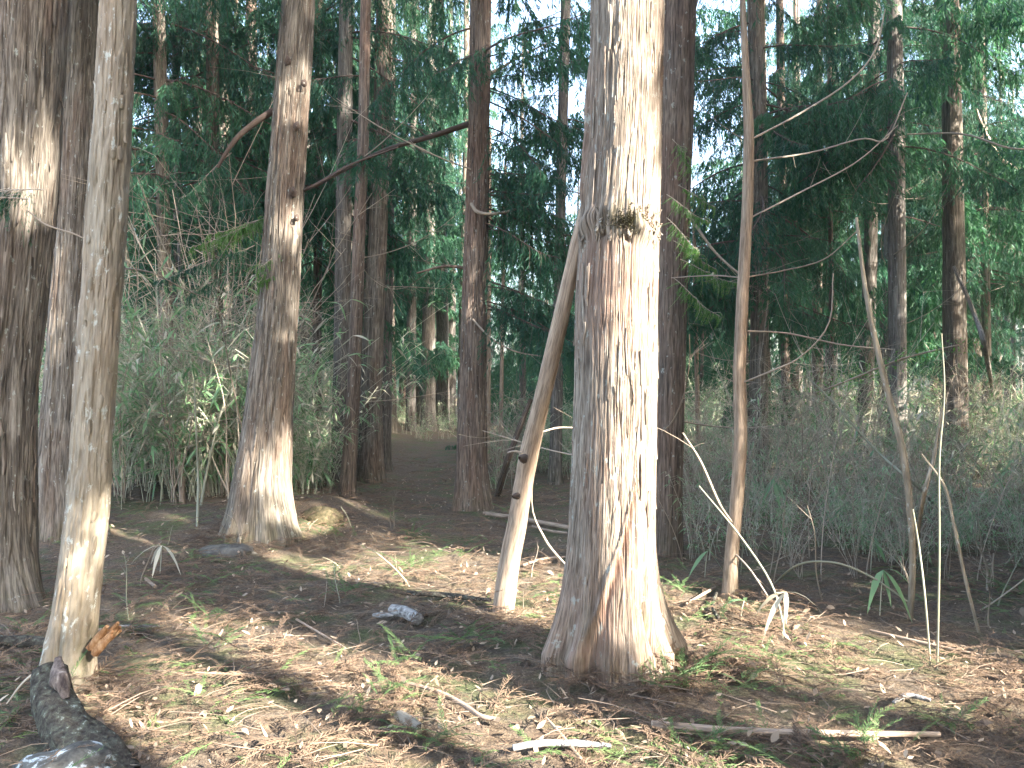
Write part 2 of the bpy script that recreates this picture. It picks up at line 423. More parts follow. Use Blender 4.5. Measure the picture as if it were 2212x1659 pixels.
# ------------------------------------------------------------------ boughs, dead branches (shared meshes)
def sugi_bough(seed, L=1.8, ntw=26, nl=22, ll=.085, lw=.016, droop=.5, hang=.7, wild=.25):
    rg = np.random.default_rng(seed)
    w, f = G(), G()
    t = np.linspace(0, 1, 9)
    ax = np.stack([L * t, .12 * L * np.sin(t * 3 + seed) * t, L * (.16 * t - droop * t ** 2 * .7 + .16 * t ** 4)], -1)
    w.tube(ax, .016 * L / 1.8 * (1 - .85 * t), 5, 0, .3)
    for k in range(ntw):
        u = .14 + .86 * (k + rg.random()) / ntw
        p0 = np.array([np.interp(u, t, ax[:, c]) for c in range(3)])
        sgn = 1 if k % 2 else -1
        ang = sgn * (.35 + .8 * rg.random()) * (1 - .5 * u) + wild * rg.standard_normal() * .4
        dd = np.array([cos(ang), sin(ang), .1 * rg.standard_normal() + wild * .4 * rg.standard_normal()])
        ln = L * (.22 + .26 * rg.random()) * rg.uniform(1 - wild, 1 + wild * .4) * (1.15 - .55 * u)
        s = np.linspace(0, 1, 6)
        P = p0 + dd * (s * ln)[:, None] * (1 - .25 * s[:, None]) + np.array([0, 0, -1.0]) * (hang * ln * s ** 2)[:, None]
        w.tube(P[::1], .004 * (1 - .7 * s), 3, 0, rg.random() * .5)
        m = int(nl * (.7 + .6 * rg.random()))
        v = .1 + .9 * rg.random(m) ** .8
        pp = np.stack([np.interp(v, s, P[:, c]) for c in range(3)], -1)
        tg = unit(P[-1] - P[0] + np.array([0, 0, -.25 * ln]))
        rd = unit(rg.standard_normal((m, 3)))
        d2 = unit(tg * .85 + rd * .75 + np.array([0, 0, -.35]))
        sd = unit(np.cross(d2, unit(rg.standard_normal((m, 3)))))
        f.diamonds(pp, d2, sd, ll * (.6 + .8 * rg.random(m)), lw * (.7 + .6 * rg.random(m)), 0, np.clip(.5 * rg.random() + .5 * rg.random(m), 0, .999) * .5)
    return w, f

BW, BF, BG = [], [], []
for s in range(6):
    w, f = sugi_bough(100 + s, 1.8, 30, 30, .12, .021, .4 + .15 * (s % 3), .8 + .3 * (s % 2))
    BG.append((w, f)); w, f = sugi_bough(150 + s, 1.8, 34, 46, .095, .0145, .4 + .15 * (s % 3), .9 + .3 * (s % 2), .35)
    BW.append(w.build('bough_wood', [M['twig_dark']])); BF.append(f.build('bough_foliage', [M['foliage']], False))
def both(w, f):
    V, Q, T, qm, tm, gr, ti = w.arrays(); V2, Q2, _, _, _, _, t2 = f.arrays()
    return mk('branch', np.vstack([V, V2]), np.vstack([Q, Q2 + len(V)]), None, [M['twig_dark'], M['foliage']], np.concatenate([np.zeros(len(Q)), np.ones(len(Q2))]), None, None, {'tint': np.concatenate([ti, t2])}, False)
BC = [both(w, f) for w, f in BG]
FW, FF = [], []
for s in range(3):                                        # fine ones, for sprigs near the camera
    w, f = sugi_bough(300 + s, 1.0, 46, 60, .05, .006, .35, .8, .9)
    FW.append(w.build('sprig_wood', [M['twig']])); FF.append(f.build('sprig_foliage', [M['foliage_light']], False))
FD = []
for s in range(2):
    w, f = sugi_bough(320 + s, 1.0, 46, 60, .05, .006, .35, .8, .9); FD.append(f.build('sprig_foliage', [M['foliage']], False))

def dead_branch(seed, L=1.6):
    rg = np.random.default_rng(seed); g = G()
    t = np.linspace(0, 1, 10)
    a = rg.uniform(-.35, .25); c = rg.uniform(.1, .55)
    ax = np.stack([L * t, L * .12 * np.sin(t * 2.5 + seed), L * (a * t + c * t ** 2)], -1)
    g.tube(ax, .0085 * (1 - .8 * t) + .0012, 4, 0, rg.random() * .6)
    for k in range(rg.integers(5, 10)):
        u = rg.uniform(.2, .95); p0 = np.array([np.interp(u, t, ax[:, q]) for q in range(3)])
        an = rg.choice([-1, 1]) * rg.uniform(.4, 1.1); ln = L * rg.uniform(.12, .35)
        s = np.linspace(0, 1, 5); d = np.array([cos(an), sin(an), rg.uniform(-.5, .4)])
        P = p0 + d * (s * ln)[:, None] + np.array([0, 0, 1.0]) * (rg.uniform(-.3, .4) * ln * s ** 2)[:, None]
        g.tube(P, .0032 * (1 - .75 * s) + .0006, 3, 0, rg.random() * .6)
    return g.build('dead_branch', [M['twig']])
DB = [dead_branch(500 + s) for s in range(8)]

# ------------------------------------------------------------------ sun patches: where the photo shows direct sun the canopy has gaps
def surf(px, py, d): return np.array(at(px, py, d))
BEAMS = []
def beam(p, r): BEAMS.append((np.array(tuple(p), float), r))
for yy in range(-60, 1040, 70): beam(at(1335, yy, 4.05), .13); beam(at(1390, yy, 4.1), .13)
for yy in range(1040, 1400, 60): beam(at(1398, yy, 4.1), .06)
for k in np.linspace(0, 1, 9): beam(gp(1440 + 830 * k, 1350 + 150 * k), .30)
for p, r in (((600, 1575), .46), ((530, 1530), .15), ((760, 1640), .25), ((1330, 1610), .42), ((1500, 1640), .2), ((1130, 1590), .15), ((1960, 1400), .2), ((680, 1265), .12), ((760, 1290), .12),
             ((880, 1300), .1), ((1180, 1290), .16), ((1010, 1265), .1), ((430, 1340), .15), ((520, 1390), .15), ((606, 1145), .03), ((430, 1105), .07),
             ((2150, 1490), .2), ((1830, 1260), .14), ((1960, 1260), .12), ((1000, 1480), .15), ((300, 1600), .12), ((1800, 1640), .15), ((870, 1440), .1), ((690, 1110), .05)):
    beam(gp(*p), r)
for p, d, r in (((205, 1075), 3.85, .07), ((160, 600), 7, .07), ((165, 470), 7, .05),
                ((60, 350), 5.1, .04), ((80, 40), 5.1, .04), ((1472, 1385), 4.5, .12), ((1440, 1290), 4.3, .1), ((612, 690), 8, .08), ((612, 1110), 7.7, .03), ((1040, 600), 9.4, .09), ((1045, 520), 9.4, .07),
                ((1185, 780), 4.9, .12), ((1155, 920), 5, .10), ((1085, 1290), 5.3, .04), ((1585, 1240), 5.6, .16), ((1592, 1000), 5.6, .14), ((1605, 720), 5.6, .1), ((1460, 830), 7, .16), ((1455, 1000), 7, .12), ((1690, 1300), 5.4, .08), ((1460, 420), 6.6, .1)):
    beam(at(p[0], p[1], d), r)
for p, d, q in (((1460, 430), 6.6, .16), ((1460, 560), 6.7, .16), ): beam(at(p[0], p[1], d), q)
FARB = [(np.array(tuple(at(a, b, d))), q) for a, b, d, q in ((930, 180, 24, 1.0), (960, 420, 25, .8), (880, 330, 25, .8), (900, 250, 32, 1.5), (1750, 1040, 10, .3), (2000, 1020, 11, .3), (1600, 980, 12, .3), (1900, 960, 13, .3), (2130, 1080, 9.5, .25), (1000, 120, 25, .8))]
BEAMS += [(p, .5 * q) for p, q in FARB]
def shades_far(x, y, r=1.5):
    for p, q in FARB:
        a = np.array([x - p[0], y - p[1]]); s2 = np.array(SUN_AZ); t_ = a @ s2
        if t_ > 2.0 and p[1] > 17 and abs(a @ np.array([s2[1], -s2[0]])) < q + r and p[2] + t_ * math.tan(SUN_EL) < 17: return True
    return False
BP = np.array([b[0] for b in BEAMS]); BR = np.array([b[1] for b in BEAMS]); SV = np.array(SUN)
def blocks(c, rc):
    """True when foliage of radius rc centred on c stands in one of the gaps"""
    q = np.asarray(tuple(c), float) - BP; tt = q @ SV
    dist = np.linalg.norm(q - tt[:, None] * SV, axis=1)
    return bool(np.any((tt > .25) & (dist < BR * .55 + rc)))

# ------------------------------------------------------------------ trees
def put_boughs(t, base, f, rg, h0, H, per_m, smin, smax, fol=None, wood=None, tests=True, azr=None, scale_top=.4):
    h = h0
    while h < H - .6:
        h += rg.exponential(1.0 / per_m)
        if h > H - .4: break
        c, r = f(h)
        az = rg.uniform(0, 2 * pi) if azr is None else rg.uniform(*azr)
        s = rg.uniform(smin, smax) * (1 - (1 - scale_top) * max(0, (h - h0) / (H - h0)) ** 1.5)
        k = rg.integers(len(fol or BF))
        if tests:
            if any(blocks(np.array(base) + np.array(c) + q * s * np.array([cos(az), sin(az), -.22 * q - dz]), .25 * s) for q in (.45, .95, 1.45) for dz in (0, .38)): continue
        b = obj('branch', (wood or BW)[k], t, c, (rg.uniform(-.25, .25), rg.uniform(-.05, .5), az), s)
        if wood is None: obj('foliage', (fol or BF)[k], b)

def put_dead(t, f, rg, n, h0, h1, azr=(0, 2 * pi), s=(.5, 1.1)):
    for _ in range(n):
        c, r = f(rg.uniform(h0, h1)); az = rg.uniform(*azr)
        obj('dead_branch', DB[rg.integers(len(DB))], t, c + Vector((cos(az), sin(az), 0)) * r * .7, (rg.uniform(-1, 1), rg.uniform(-.3, .2), az), rg.uniform(*s))

def hand_tree(name, label, pts, top, mtl, depth=None, group=None, cat='tree', boughs=None, dead=0, seed=0, **kw):
    d = depth or gp(pts[-1][0], pts[-1][1]).y
    C, R = px_line(pts, d)
    me, base, f = trunk_mesh(C, R, top, M[mtl], seed=seed, ftop=2.2 + .5 * d, **kw)
    t = thing(name, label, cat, base, group)
    obj('trunk', me, t)
    rg = np.random.default_rng(900 + seed)
    if boughs: put_boughs(t, base, f, rg, *boughs)
    if dead: put_dead(t, f, rg, dead, .8, 5.5)
    return t, base, f, d

def branch_px(t, base, pts, d, name='dead_branch', m='twig', sides=6, n=16, tint=.3, twigs=0, seed=0):
    tint *= .6; pts = [(p[0], p[1], p[2] * (.8 if m == 'twig' else 1), *p[3:]) for p in pts]
    """a hand-placed branch through pixels (px, py, width[, depth offset])"""
    P = curve([at(p[0], p[1], d + (p[3] if len(p) > 3 else 0)) - base for p in pts], n)
    wpx = np.interp(np.linspace(0, 1, n), np.linspace(0, 1, len(pts)), [p[2] for p in pts])
    g = G(); g.tube(P, wpx * .5 * d / FPX, sides, 0, tint)
    rg = np.random.default_rng(seed)
    for _ in range(twigs):
        k = rg.integers(n // 5, n - 1); s = np.linspace(0, 1, 5); ln = rg.uniform(.12, .45)
        dv = unit(P[k] - P[k - 1]) * .7 + unit(rg.standard_normal(3)) * .8
        Q = P[k] + dv * (s * ln)[:, None] + np.array([0, 0, 1.0]) * (rg.uniform(-.25, .35) * ln * s ** 2)[:, None]
        g.tube(Q, np.maximum(.0012, wpx[k] * .2 * d / FPX * (1 - .7 * s)), 3, 0, tint)
    return obj(name, g.build(name, [M[m]]), t)

def main_extra(TH, ZZ, hp, R, r0, red, moss):
    a = np.angle(np.exp(1j * (TH + pi / 2)))               # 0 towards the camera, positive to the right
    zb = CAM_Z + (829.5 - 492) / FPX * 4.1 - .02 * np.sin(3 * a) + .07 * (fbm(a * 2.2, 0, 2.2, 78, 3) - .5)
    lump = fbm(a * 3.1, ZZ * 6, .5, 77, 3)
    fr = sst(1.7, 1.2, np.abs(a))
    R = R + .034 * np.exp(-((ZZ - zb - .03) / .06) ** 2) * fr * sst(.36, .72, lump) + .010 * (fbm(a * 12, ZZ * 22, 0, 79, 3) - .4) * np.exp(-((ZZ - zb - .02) / .07) ** 2) - .024 * sst(.42, .6, vn(a * 4, 0, 5.5, 14)) * np.exp(-((ZZ - zb + .072) / .014) ** 2) * fr * (.2 + 1.2 * vn(a * 5, 0, 0, 12))
    for aa, zz, s in ((-.12, .02, .016), (.28, .05, .02), (-.5, .05, .012), (.6, .0, .014), (.08, .10, .012), (-.3, .10, .01), (.42, .0, .014)):
        R = R + s * np.exp(-((a - aa) / .13) ** 2 - ((ZZ - zb - zz) / .05) ** 2)
    moss = np.maximum(moss, 1.0 * np.exp(-((ZZ - zb - .03) / .085) ** 2) * np.exp(-((a - .2) / .62) ** 2) * sst(.3, .55, fbm(a * 6, ZZ * 9, 0, 80, 3)))
    red = np.maximum(red, .75 * sst(.0, .1, zb - .03 - ZZ) * sst(.75, .35, zb - ZZ) * (.3 + .7 * vn(a * 9, ZZ * 1.2, 0, 4)))
    # exposed red seam that runs down to the left between two roots
    sz = np.interp(hp, [0, .35, .62, .85, 1.0], [-.35, -.12, .22, .42, .5]); wd = np.interp(hp, [0, .3, .9, 1.0], [.34, .13, .07, .02])
    seam = np.exp(-((a - sz) / wd) ** 2) * sst(1.05, .95, hp)
    R = R - .030 * seam; red = np.maximum(red, seam)
    edge = np.exp(-((a - sz + wd * 1.25) / (wd * .4)) ** 2) * sst(1.0, .9, hp); R = R + .018 * edge
    s2 = np.exp(-((a + .75) / .10) ** 2) * np.exp(-hp / .22); R = R - .03 * s2; red = np.maximum(red, s2)
    s3 = np.exp(-((a - .75 - .25 * np.exp(-hp / .2)) / .09) ** 2) * sst(.55, .2, hp); R = R - .035 * s3; moss = np.maximum(moss, s3 * .9)
    # raised rib along the left edge (grown-over vine) above the burl
    rb = np.exp(-((a + 1.28 + .12 * (ZZ - zb)) / .09) ** 2) * sst(.05, .25, ZZ - zb) * sst(1.1, .6, ZZ - zb); R = R + .035 * rb
    red = np.maximum(red, .5 * rb)
    return R, red, moss

TREES = {}
A = pi / 2
TREES['main'] = hand_tree('cedar_tree', 'thick sunlit shaggy cedar in front, with a mossy burl ring and flared roots',
    [(1355, 0, 156), (1348, 295, 158), (1337, 480, 170), (1331, 650, 176), (1330, 830, 176), (1323, 1069, 182), (1318, 1202, 184), (1312, 1400, 186)], 15, 'bark_main',
    depth=4.22, seed=1, na=380, dz=.0115, amp=.0062, kx=44, kz=2.2, front=.55, flare=.06, fh=.2,
    lobes=((-A - 1.25, .62, .3, .30), (-A - .72, .42, .16, .17), (-A + 1.75, .95, .3, .26), (-A + 1.25, .42, .15, .16), (-A - .12, .24, .2, .15), (-A + .42, .22, .16, .2), (-A + .85, .25, .13, .14)), extra=main_extra, mossbase=.35, taper=.012)
TREES['L1'] = hand_tree('cedar_tree', 'broad dark cedar cut by the left edge, greenish weathered bark',
    [(58, 0, 160), (40, 430, 152), (5, 830, 140), (-5, 1180, 146), (-5, 1300, 150)], 14, 'bark', seed=2, na=200, dz=.03, amp=.015, flare=.2, fh=.2, front=.4,
    lobes=((-A + 1.1, .5, .4, .25), (-A + .1, .3, .35, .25)), boughs=(5.5, 13, 3, .7, 1.2), mossbase=.6)
TREES['L2'] = hand_tree('cedar_tree', 'brown cedar with sun flecks standing half hidden behind the pale tan trunk',
    [(190, 0, 92), (172, 400, 92), (150, 800, 95), (140, 1000, 108), (150, 1150, 120)], 14, 'bark', seed=3, na=200, dz=.03, amp=.012, flare=.25, fh=.25,
    lobes=((-A + 1.3, .5, .4, .25), (-A - 1.3, .4, .4, .25)), boughs=(5.5, 13, 3, .7, 1.2))
def l3_extra(TH, ZZ, hp, R, r0, red, moss):
    a = np.angle(np.exp(1j * (TH + pi / 2)))
    R = R + .006 * sst(.5, .56, fbm(a * 4, ZZ * 5, 0, 51, 3)) - .004 * sst(.6, .62, fbm(a * 7, ZZ * 9, 0, 52, 2))
    moss = np.maximum(moss, .9 * np.exp(-((a - 1.2) / .8) ** 2) * sst(.55, .05, hp))
    g = np.exp(-((a + .2) / .22) ** 2) * sst(.4, .1, hp); R = R - .03 * g
    return R, red, moss
TREES['L3'] = hand_tree('slim_tree', 'pale tan lichen specked trunk at front left, its mossy foot beside a dark stump',
    [(256, 0, 68), (244, 250, 73), (229, 500, 78), (214, 700, 80), (205, 830, 80), (189, 1100, 83), (166, 1300, 88), (152, 1400, 94), (148, 1475, 100)], 12, 'bark_tan', seed=4,
    na=150, dz=.016, amp=.0022, kx=30, kz=3.5, flare=.12, fh=.12, front=.4, lobes=((-A + .9, .35, .5, .16), (-A - 1.0, .3, .5, .16)), extra=l3_extra, mossbase=.5)
TREES['T580'] = hand_tree('cedar_tree', 'tall flared cedar left of the path with dark branch knots and a sunlit right root',
    [(645, 0, 70), (617, 400, 78), (598, 700, 86), (581, 900, 102), (568, 1050, 122), (572, 1150, 134)], 15, 'bark', seed=5, na=210, dz=.03, amp=.014, flare=.12, fh=.2, front=.4,
    lobes=((-A + .75, .42, .3, .3), (-A - 1.1, .35, .45, .3), (-A - .1, .15, .4, .3), (-A + .3, .26, .13, .22), (-A - .6, .26, .14, .26), (-A + 1.25, .28, .15, .2), (-A - .28, .16, .1, .16)), boughs=(5.8, 14, 3, .7, 1.2))
TREES['T740'] = hand_tree('cedar_tree', 'grey cedar trunk partly hidden by the reddish leaning trunk left of the path',
    [(748, 0, 30), (742, 450, 34), (738, 850, 38), (735, 1040, 44)], 15, 'bark_grey', seed=6, na=40, dz=.08, amp=.006, boughs=(4.4, 14, 6, .7, 1.2), dead=3)
TREES['T775'] = hand_tree('cedar_tree', 'thin reddish trunk leaning right in front of the grey one left of the path',
    [(790, 0, 22), (785, 300, 24), (775, 520, 27), (766, 800, 29), (758, 950, 31), (749, 1074, 34)], 12, 'bark_red', seed=7, na=40, dz=.06, amp=.005, boughs=(6.5, 11, 3, .5, .9), dead=4)
TREES['T800'] = hand_tree('cedar_tree', 'dark ribbed cedar trunk standing at the left edge of the path',
    [(832, 0, 36), (824, 300, 38), (812, 600, 42), (803, 850, 46), (800, 1040, 58)], 15, 'bark', seed=8, na=60, dz=.07, amp=.010, kx=12, flare=.2, boughs=(6.0, 14, 3, .6, 1.0), dead=4)
TREES['T790'] = hand_tree('cedar_tree', 'narrow dark stem between the reddish trunk and the ribbed path trunk',
    [(792, 0, 18), (790, 400, 20), (786, 800, 22), (784, 1015, 26)], 14, 'bark_grey', seed=9, na=30, dz=.1, amp=.004, boughs=(6, 13, 3, .6, 1), dead=4)
TREES['T838'] = hand_tree('cedar_tree', 'pale grey trunk at the right of the tight cluster along the path edge',
    [(842, 0, 26), (838, 450, 28), (832, 800, 30), (826, 1015, 36)], 15, 'bark_grey', seed=29, na=40, dz=.08, amp=.006, boughs=(6.5, 14, 3, .6, 1.0), dead=5)
TREES['T1020'] = hand_tree('cedar_tree', 'upright cedar right of the path with reddish right side and grey left side',
    [(1038, 0, 46), (1034, 300, 47), (1026, 600, 54), (1021, 830, 60), (1019, 1000, 70), (1021, 1098, 80)], 15, 'bark_red', seed=10, na=150, dz=.035, amp=.012, flare=.1, fh=.2, front=.4,
    lobes=((-A + 1.0, .3, .4, .2), (-A - 1.0, .25, .4, .2)), boughs=(5.5, 14, 3, .7, 1.2), dead=2)
TREES['T1205'] = hand_tree('cedar_tree', 'thin straight trunk seen between the leaning pole and the sunlit cedar',
    [(1222, 0, 22), (1212, 400, 23), (1206, 700, 24), (1199, 1045, 28)], 13, 'bark_grey', seed=11, na=30, dz=.1, amp=.004, dead=5)
TREES['T1450'] = hand_tree('cedar_tree', 'reddish brown cedar tucked close behind the right side of the sunlit cedar',
    [(1466, 0, 76), (1460, 300, 72), (1450, 700, 66), (1444, 1000, 62), (1440, 1195, 66)], 15, 'bark_red', seed=12, na=110, dz=.035, amp=.006, flare=.15, fh=.15, boughs=(6.2, 14, 3, .7, 1.2), dead=3)
TREES['T1600'] = hand_tree('slim_tree', 'slim bent tan stem standing alone right of the sunlit cedar',
    [(1604, 0, 12), (1610, 130, 15), (1618, 290, 22), (1615, 440, 24), (1604, 640, 26), (1597, 800, 27), (1600, 950, 28), (1592, 1080, 29), (1580, 1200, 30), (1577, 1290, 34)], 8, 'bark_slim', seed=13,
    na=40, dz=.03, amp=.002, kx=40, kz=3, flare=.15, fh=.08)
TREES['T1650'] = hand_tree('cedar_tree', 'sturdy dark cedar standing just behind the slim bent stem',
    [(1632, 0, 36), (1640, 400, 36), (1641, 700, 38), (1638, 900, 42), (1636, 1030, 48)], 15, 'bark', seed=14, na=60, dz=.07, amp=.008, boughs=(2.7, 14, 9, .8, 1.4), dead=7)
TREES['T1690'] = hand_tree('cedar_tree', 'narrow reddish trunk just right of the sturdy dark cedar',
    [(1684, 0, 16), (1690, 400, 18), (1697, 800, 20), (1700, 985, 22)], 13, 'bark_red', seed=15, na=30, dz=.1, amp=.004, boughs=(3.4, 12, 4, .7, 1.1), dead=6)
TREES['T1880'] = hand_tree('cedar_tree', 'grey brown trunk on the left of a close pair on the right side',
    [(1889, 0, 24), (1885, 300, 26), (1880, 560, 28), (1871, 830, 30), (1862, 995, 36)], 15, 'bark_grey', seed=16, na=50, dz=.08, amp=.005, boughs=(4.8, 14, 6.5, .8, 1.3), dead=7)
TREES['T1940'] = hand_tree('cedar_tree', 'thicker grey trunk of a close pair, standing behind a pale curved sapling',
    [(1931, 0, 32), (1936, 300, 34), (1938, 600, 36), (1938, 830, 38), (1941, 1035, 44)], 15, 'bark_grey', seed=17, na=60, dz=.07, amp=.005, boughs=(5.0, 14, 5, .8, 1.2), dead=7)
TREES['T2050'] = hand_tree('cedar_tree', 'brown trunk with dark foliage above, right of the thick grey pair',
    [(2030, 0, 22), (2042, 300, 24), (2054, 600, 26), (2062, 830, 28), (2061, 955, 32)], 15, 'bark', seed=18, na=40, dz=.09, amp=.005, boughs=(3.8, 14, 9, .8, 1.4), dead=6)
TREES['T1800'] = hand_tree('cedar_tree', 'very thin brown stem in the gap left of the grey pair',
    [(1790, 0, 9), (1794, 500, 10), (1797, 800, 11), (1799, 1000, 12)], 10, 'bark_red', seed=19, na=16, dz=.15, amp=.002, boughs=(4.5, 9.5, 3.5, .6, 1.0), dead=4)
TREES['T355'] = hand_tree('cedar_tree', 'dark straight trunk in the bamboo just right of the pale tan trunk',
    [(343, 0, 26), (348, 250, 27), (355, 550, 29), (361, 850, 31), (365, 1010, 36)], 15, 'bark', seed=20, na=44, dz=.09, amp=.006, boughs=(3.9, 14, 9, .8, 1.4), dead=6)
TREES['T400'] = hand_tree('cedar_tree', 'thin brown trunk in the bamboo behind the dark straight one',
    [(375, 0, 12), (385, 400, 14), (398, 700, 15), (402, 990, 17)], 14, 'bark_grey', seed=21, na=24, dz=.12, amp=.003, boughs=(4.0, 13, 4, .8, 1.2), dead=5)
TREES['T460'] = hand_tree('cedar_tree', 'dark trunk fading into foliage left of the flared cedar',
    [(458, 0, 26), (460, 300, 27), (466, 600, 28), (470, 850, 30), (473, 1000, 34)], 15, 'bark', seed=22, na=40, dz=.1, amp=.006, boughs=(4.0, 14, 9, .8, 1.4), dead=6)
TREES['T690'] = hand_tree('cedar_tree', 'shadowed trunk just right of the flared cedar above the bamboo',
    [(690, 0, 17), (688, 400, 18), (685, 700, 19), (683, 1000, 22)], 14, 'bark', seed=23, na=30, dz=.1, amp=.004, boughs=(3.3, 13, 9, .8, 1.4), dead=5)
TREES['T1055'] = hand_tree('slim_tree', 'left one of two pole thin stems right of the path cedar',
    [(1058, 300, 8), (1056, 700, 9), (1054, 1000, 10)], 5.5, 'bark_slim', seed=24, na=14, dz=.15, amp=.001, dead=3)
TREES['T1080'] = hand_tree('slim_tree', 'right one of two pole thin stems right of the path cedar',
    [(1092, 350, 6), (1085, 700, 8), (1081, 1010, 9)], 5.5, 'bark_slim', seed=25, na=14, dz=.15, amp=.001, dead=3)
TREES['T1508'] = hand_tree('slim_tree', 'thin shaded stem in the bamboo right of the tucked cedar',
    [(1500, 560, 8), (1505, 800, 10), (1510, 1030, 12)], 4.5, 'bark_slim', seed=26, na=14, dz=.15, amp=.001, dead=5)
TREES['T2130'] = hand_tree('cedar_tree', 'thin brown trunk near the right edge beside a leaning pale stem',
    [(2118, 0, 16), (2126, 400, 17), (2132, 800, 18), (2134, 965, 20)], 14, 'bark', seed=27, na=30, dz=.12, amp=.004, boughs=(3.6, 13, 9, .8, 1.4), dead=6)

t, b, f, d = TREES['T1020']
rg = np.random.default_rng(71)
put_boughs(t, b, f, rg, 2.4, 6.0, 9, .55, .9, azr=(-.9, .8), scale_top=.9)
t, b, f, d = TREES['T1205']
put_boughs(t, b, f, rg, 3.2, 12, 5, .5, .9)
def bark_strips(t, f, n, z0, z1, mtl, seed, a0=-pi, a1=0.0, w=(.006, .016), L=(.12, .45), lift=.010):
    rg = np.random.default_rng(seed)
    for k in range(n):
        a = rg.uniform(a0, a1); h = rg.uniform(z0, z1); ln = rg.uniform(*L); wd = rg.uniform(*w); m = 9
        u = np.linspace(-1, 1, m); up = rg.random() < .5; lf = lift * rg.uniform(.2, 1.3)
        off = .004 + lf * np.clip((u if up else -u), 0, 1) ** 2; aa = a + .035 * np.sin(u * 2 + k) * rg.uniform(-1, 1)
        half = wd * .5 * (1 - .55 * np.abs(u) ** 3); O, I = [], []
        for j in range(m):
            c, r_ = f(h + ln * .5 * u[j]); er = np.array([cos(aa[j]), sin(aa[j]), 0]); et = np.array([-er[1], er[0], 0])
            for sg in (-1, 1): O.append(np.array(c) + er * (r_ + off[j]) + et * half[j] * sg); I.append(np.array(c) + er * (r_ + off[j] - .007) + et * half[j] * sg)
        V = np.array(O + I); M2 = 2 * m; Q = []
        for j in range(m - 1):
            p = 2 * j
            Q += [(p, p + 1, p + 3, p + 2), (M2 + p, p, p + 2, M2 + p + 2), (p + 1, M2 + p + 1, M2 + p + 3, p + 3)]
        g = G(); gr = np.stack([np.cos(a) * .2 + V[:, 0] * 0 + rg.random(), np.sin(a) * .2 + V[:, 1] + rg.random(), V[:, 2]], -1); g.add(V, Q, None, 0, gr)
        obj('bark_strip', g.build('bark_strip', [M[mtl]]), t)
t, b, f, d = TREES['main']; bark_strips(t, f, 90, .75, 3.5, 'bark_main', 5, w=(.004, .011), L=(.1, .35), lift=.007)
zc = CAM_Z + (829.5 - 492) / FPX * 4.1 - b.z
bark_strips(t, f, 46, zc - .03, zc + .07, 'bark_main', 15, -2.75, -.25, (.012, .030), (.06, .13), .02)
rg = np.random.default_rng(16); k = 620; a = rg.normal(-pi / 2 + .18, .27, k); h = zc + .02 + .026 * rg.standard_normal(k) - .04 * (a + pi / 2 - .2) ** 2; P = []
for q in range(k):
    c, r_ = f(h[q]); P.append(np.array(c) + (r_ + .012 + .012 * rg.random()) * np.array([cos(a[q]), sin(a[q]), 0]))
dv = unit(np.stack([np.cos(a), np.sin(a), 0 * a - .2], -1) + .9 * rg.standard_normal((k, 3))); g = G()
g.diamonds(np.array(P), dv, unit(np.cross(dv, [.2, .3, 1])), rg.uniform(.010, .026, k), rg.uniform(.004, .009, k), 0, rg.random(k) * .5)
obj('moss_clump', g.build('moss_clump', [M['burl_moss']], False), t)
t, b, f, d = TREES['L1']; bark_strips(t, f, 60, .6, 4.0, 'bark', 6, -1.9, .2, (.010, .026), (.12, .4), .014)
t, b, f, d = TREES['L2']; bark_strips(t, f, 40, .8, 4.5, 'bark', 7, -2.4, -.4, (.008, .02))
t, b, f, d = TREES['T580']; bark_strips(t, f, 60, .9, 5.0, 'bark', 8, -2.8, -.3, (.008, .022), (.15, .5), .014)
t, b, f, d = TREES['T1020']; bark_strips(t, f, 40, .7, 5.5, 'bark_red', 9, -2.8, -.3, (.008, .02), (.15, .5), .014)
t, b, f, d = TREES['L3']; bark_strips(t, f, 26, .3, 3.2, 'bark_tan', 10, -2.8, -.2, (.012, .03), (.04, .10), .008)
# hand-placed branches
t, b, f, d = TREES['T580']
branch_px(t, b, [(592, 238, 15), (555, 262, 14), (520, 290, 12), (495, 320, 10), (470, 362, 7)], d, 'branch', 'twig_dark', 8)
branch_px(t, b, [(655, 412, 7), (690, 395, 8), (760, 355, 6, .5), (860, 318, 4, .9)], d, 'branch', 'twig_dark', 6)
for px, py, s in ((622, 132, .045), (656, 180, .04), (640, 272, .045), (632, 415, .05), (640, 470, .035)):
    p = at(px, py, d - .158) - b; s *= .7; g = G(); q = Vector((.3, -.8, -.1)).normalized()
    g.tube([p, p + q * .012, p + q * .02], [s, s * .85, s * .2], 11, 0, .1, False, .6, int(px)); obj('branch_knot', g.build('branch_knot', [M['twig_dark']]), t, None, None, (1, 1, 1.35)).location = (0, 0, -.35 * p.z)
t, b, f, d = TREES['T1020']
branch_px(t, b, [(1012, 268, 13), (930, 295, 11), (830, 325, 9, .3), (740, 370, 7, .5), (680, 405, 4, .6)], d, 'branch', 'twig_dark', 8, twigs=5, seed=3)
branch_px(t, b, [(1018, 440, 9, -.2), (1032, 458, 10, -.3), (1070, 462, 8, -.3), (1130, 448, 6), (1200, 430, 3)], d, 'dead_branch', 'twig', 6, tint=.45)
branch_px(t, b, [(1055, 160, 12), (1085, 145, 8), (1130, 118, 6), (1200, 85, 4)], d, 'dead_branch', 'twig', 6)
branch_px(t, b, [(1014, 580, 9), (960, 575, 6), (900, 590, 4)], d, 'dead_branch', 'twig_dark', 5, twigs=4, seed=8)
branch_px(t, b, [(1022, 690, 6, -.2), (1060, 730, 5, -.4), (1110, 758, 4, -.5), (1170, 770, 3, -.6)], d, 'dead_branch', 'twig', 5, twigs=3, seed=9, tint=.4)
t, b, f, d = TREES['T1450']
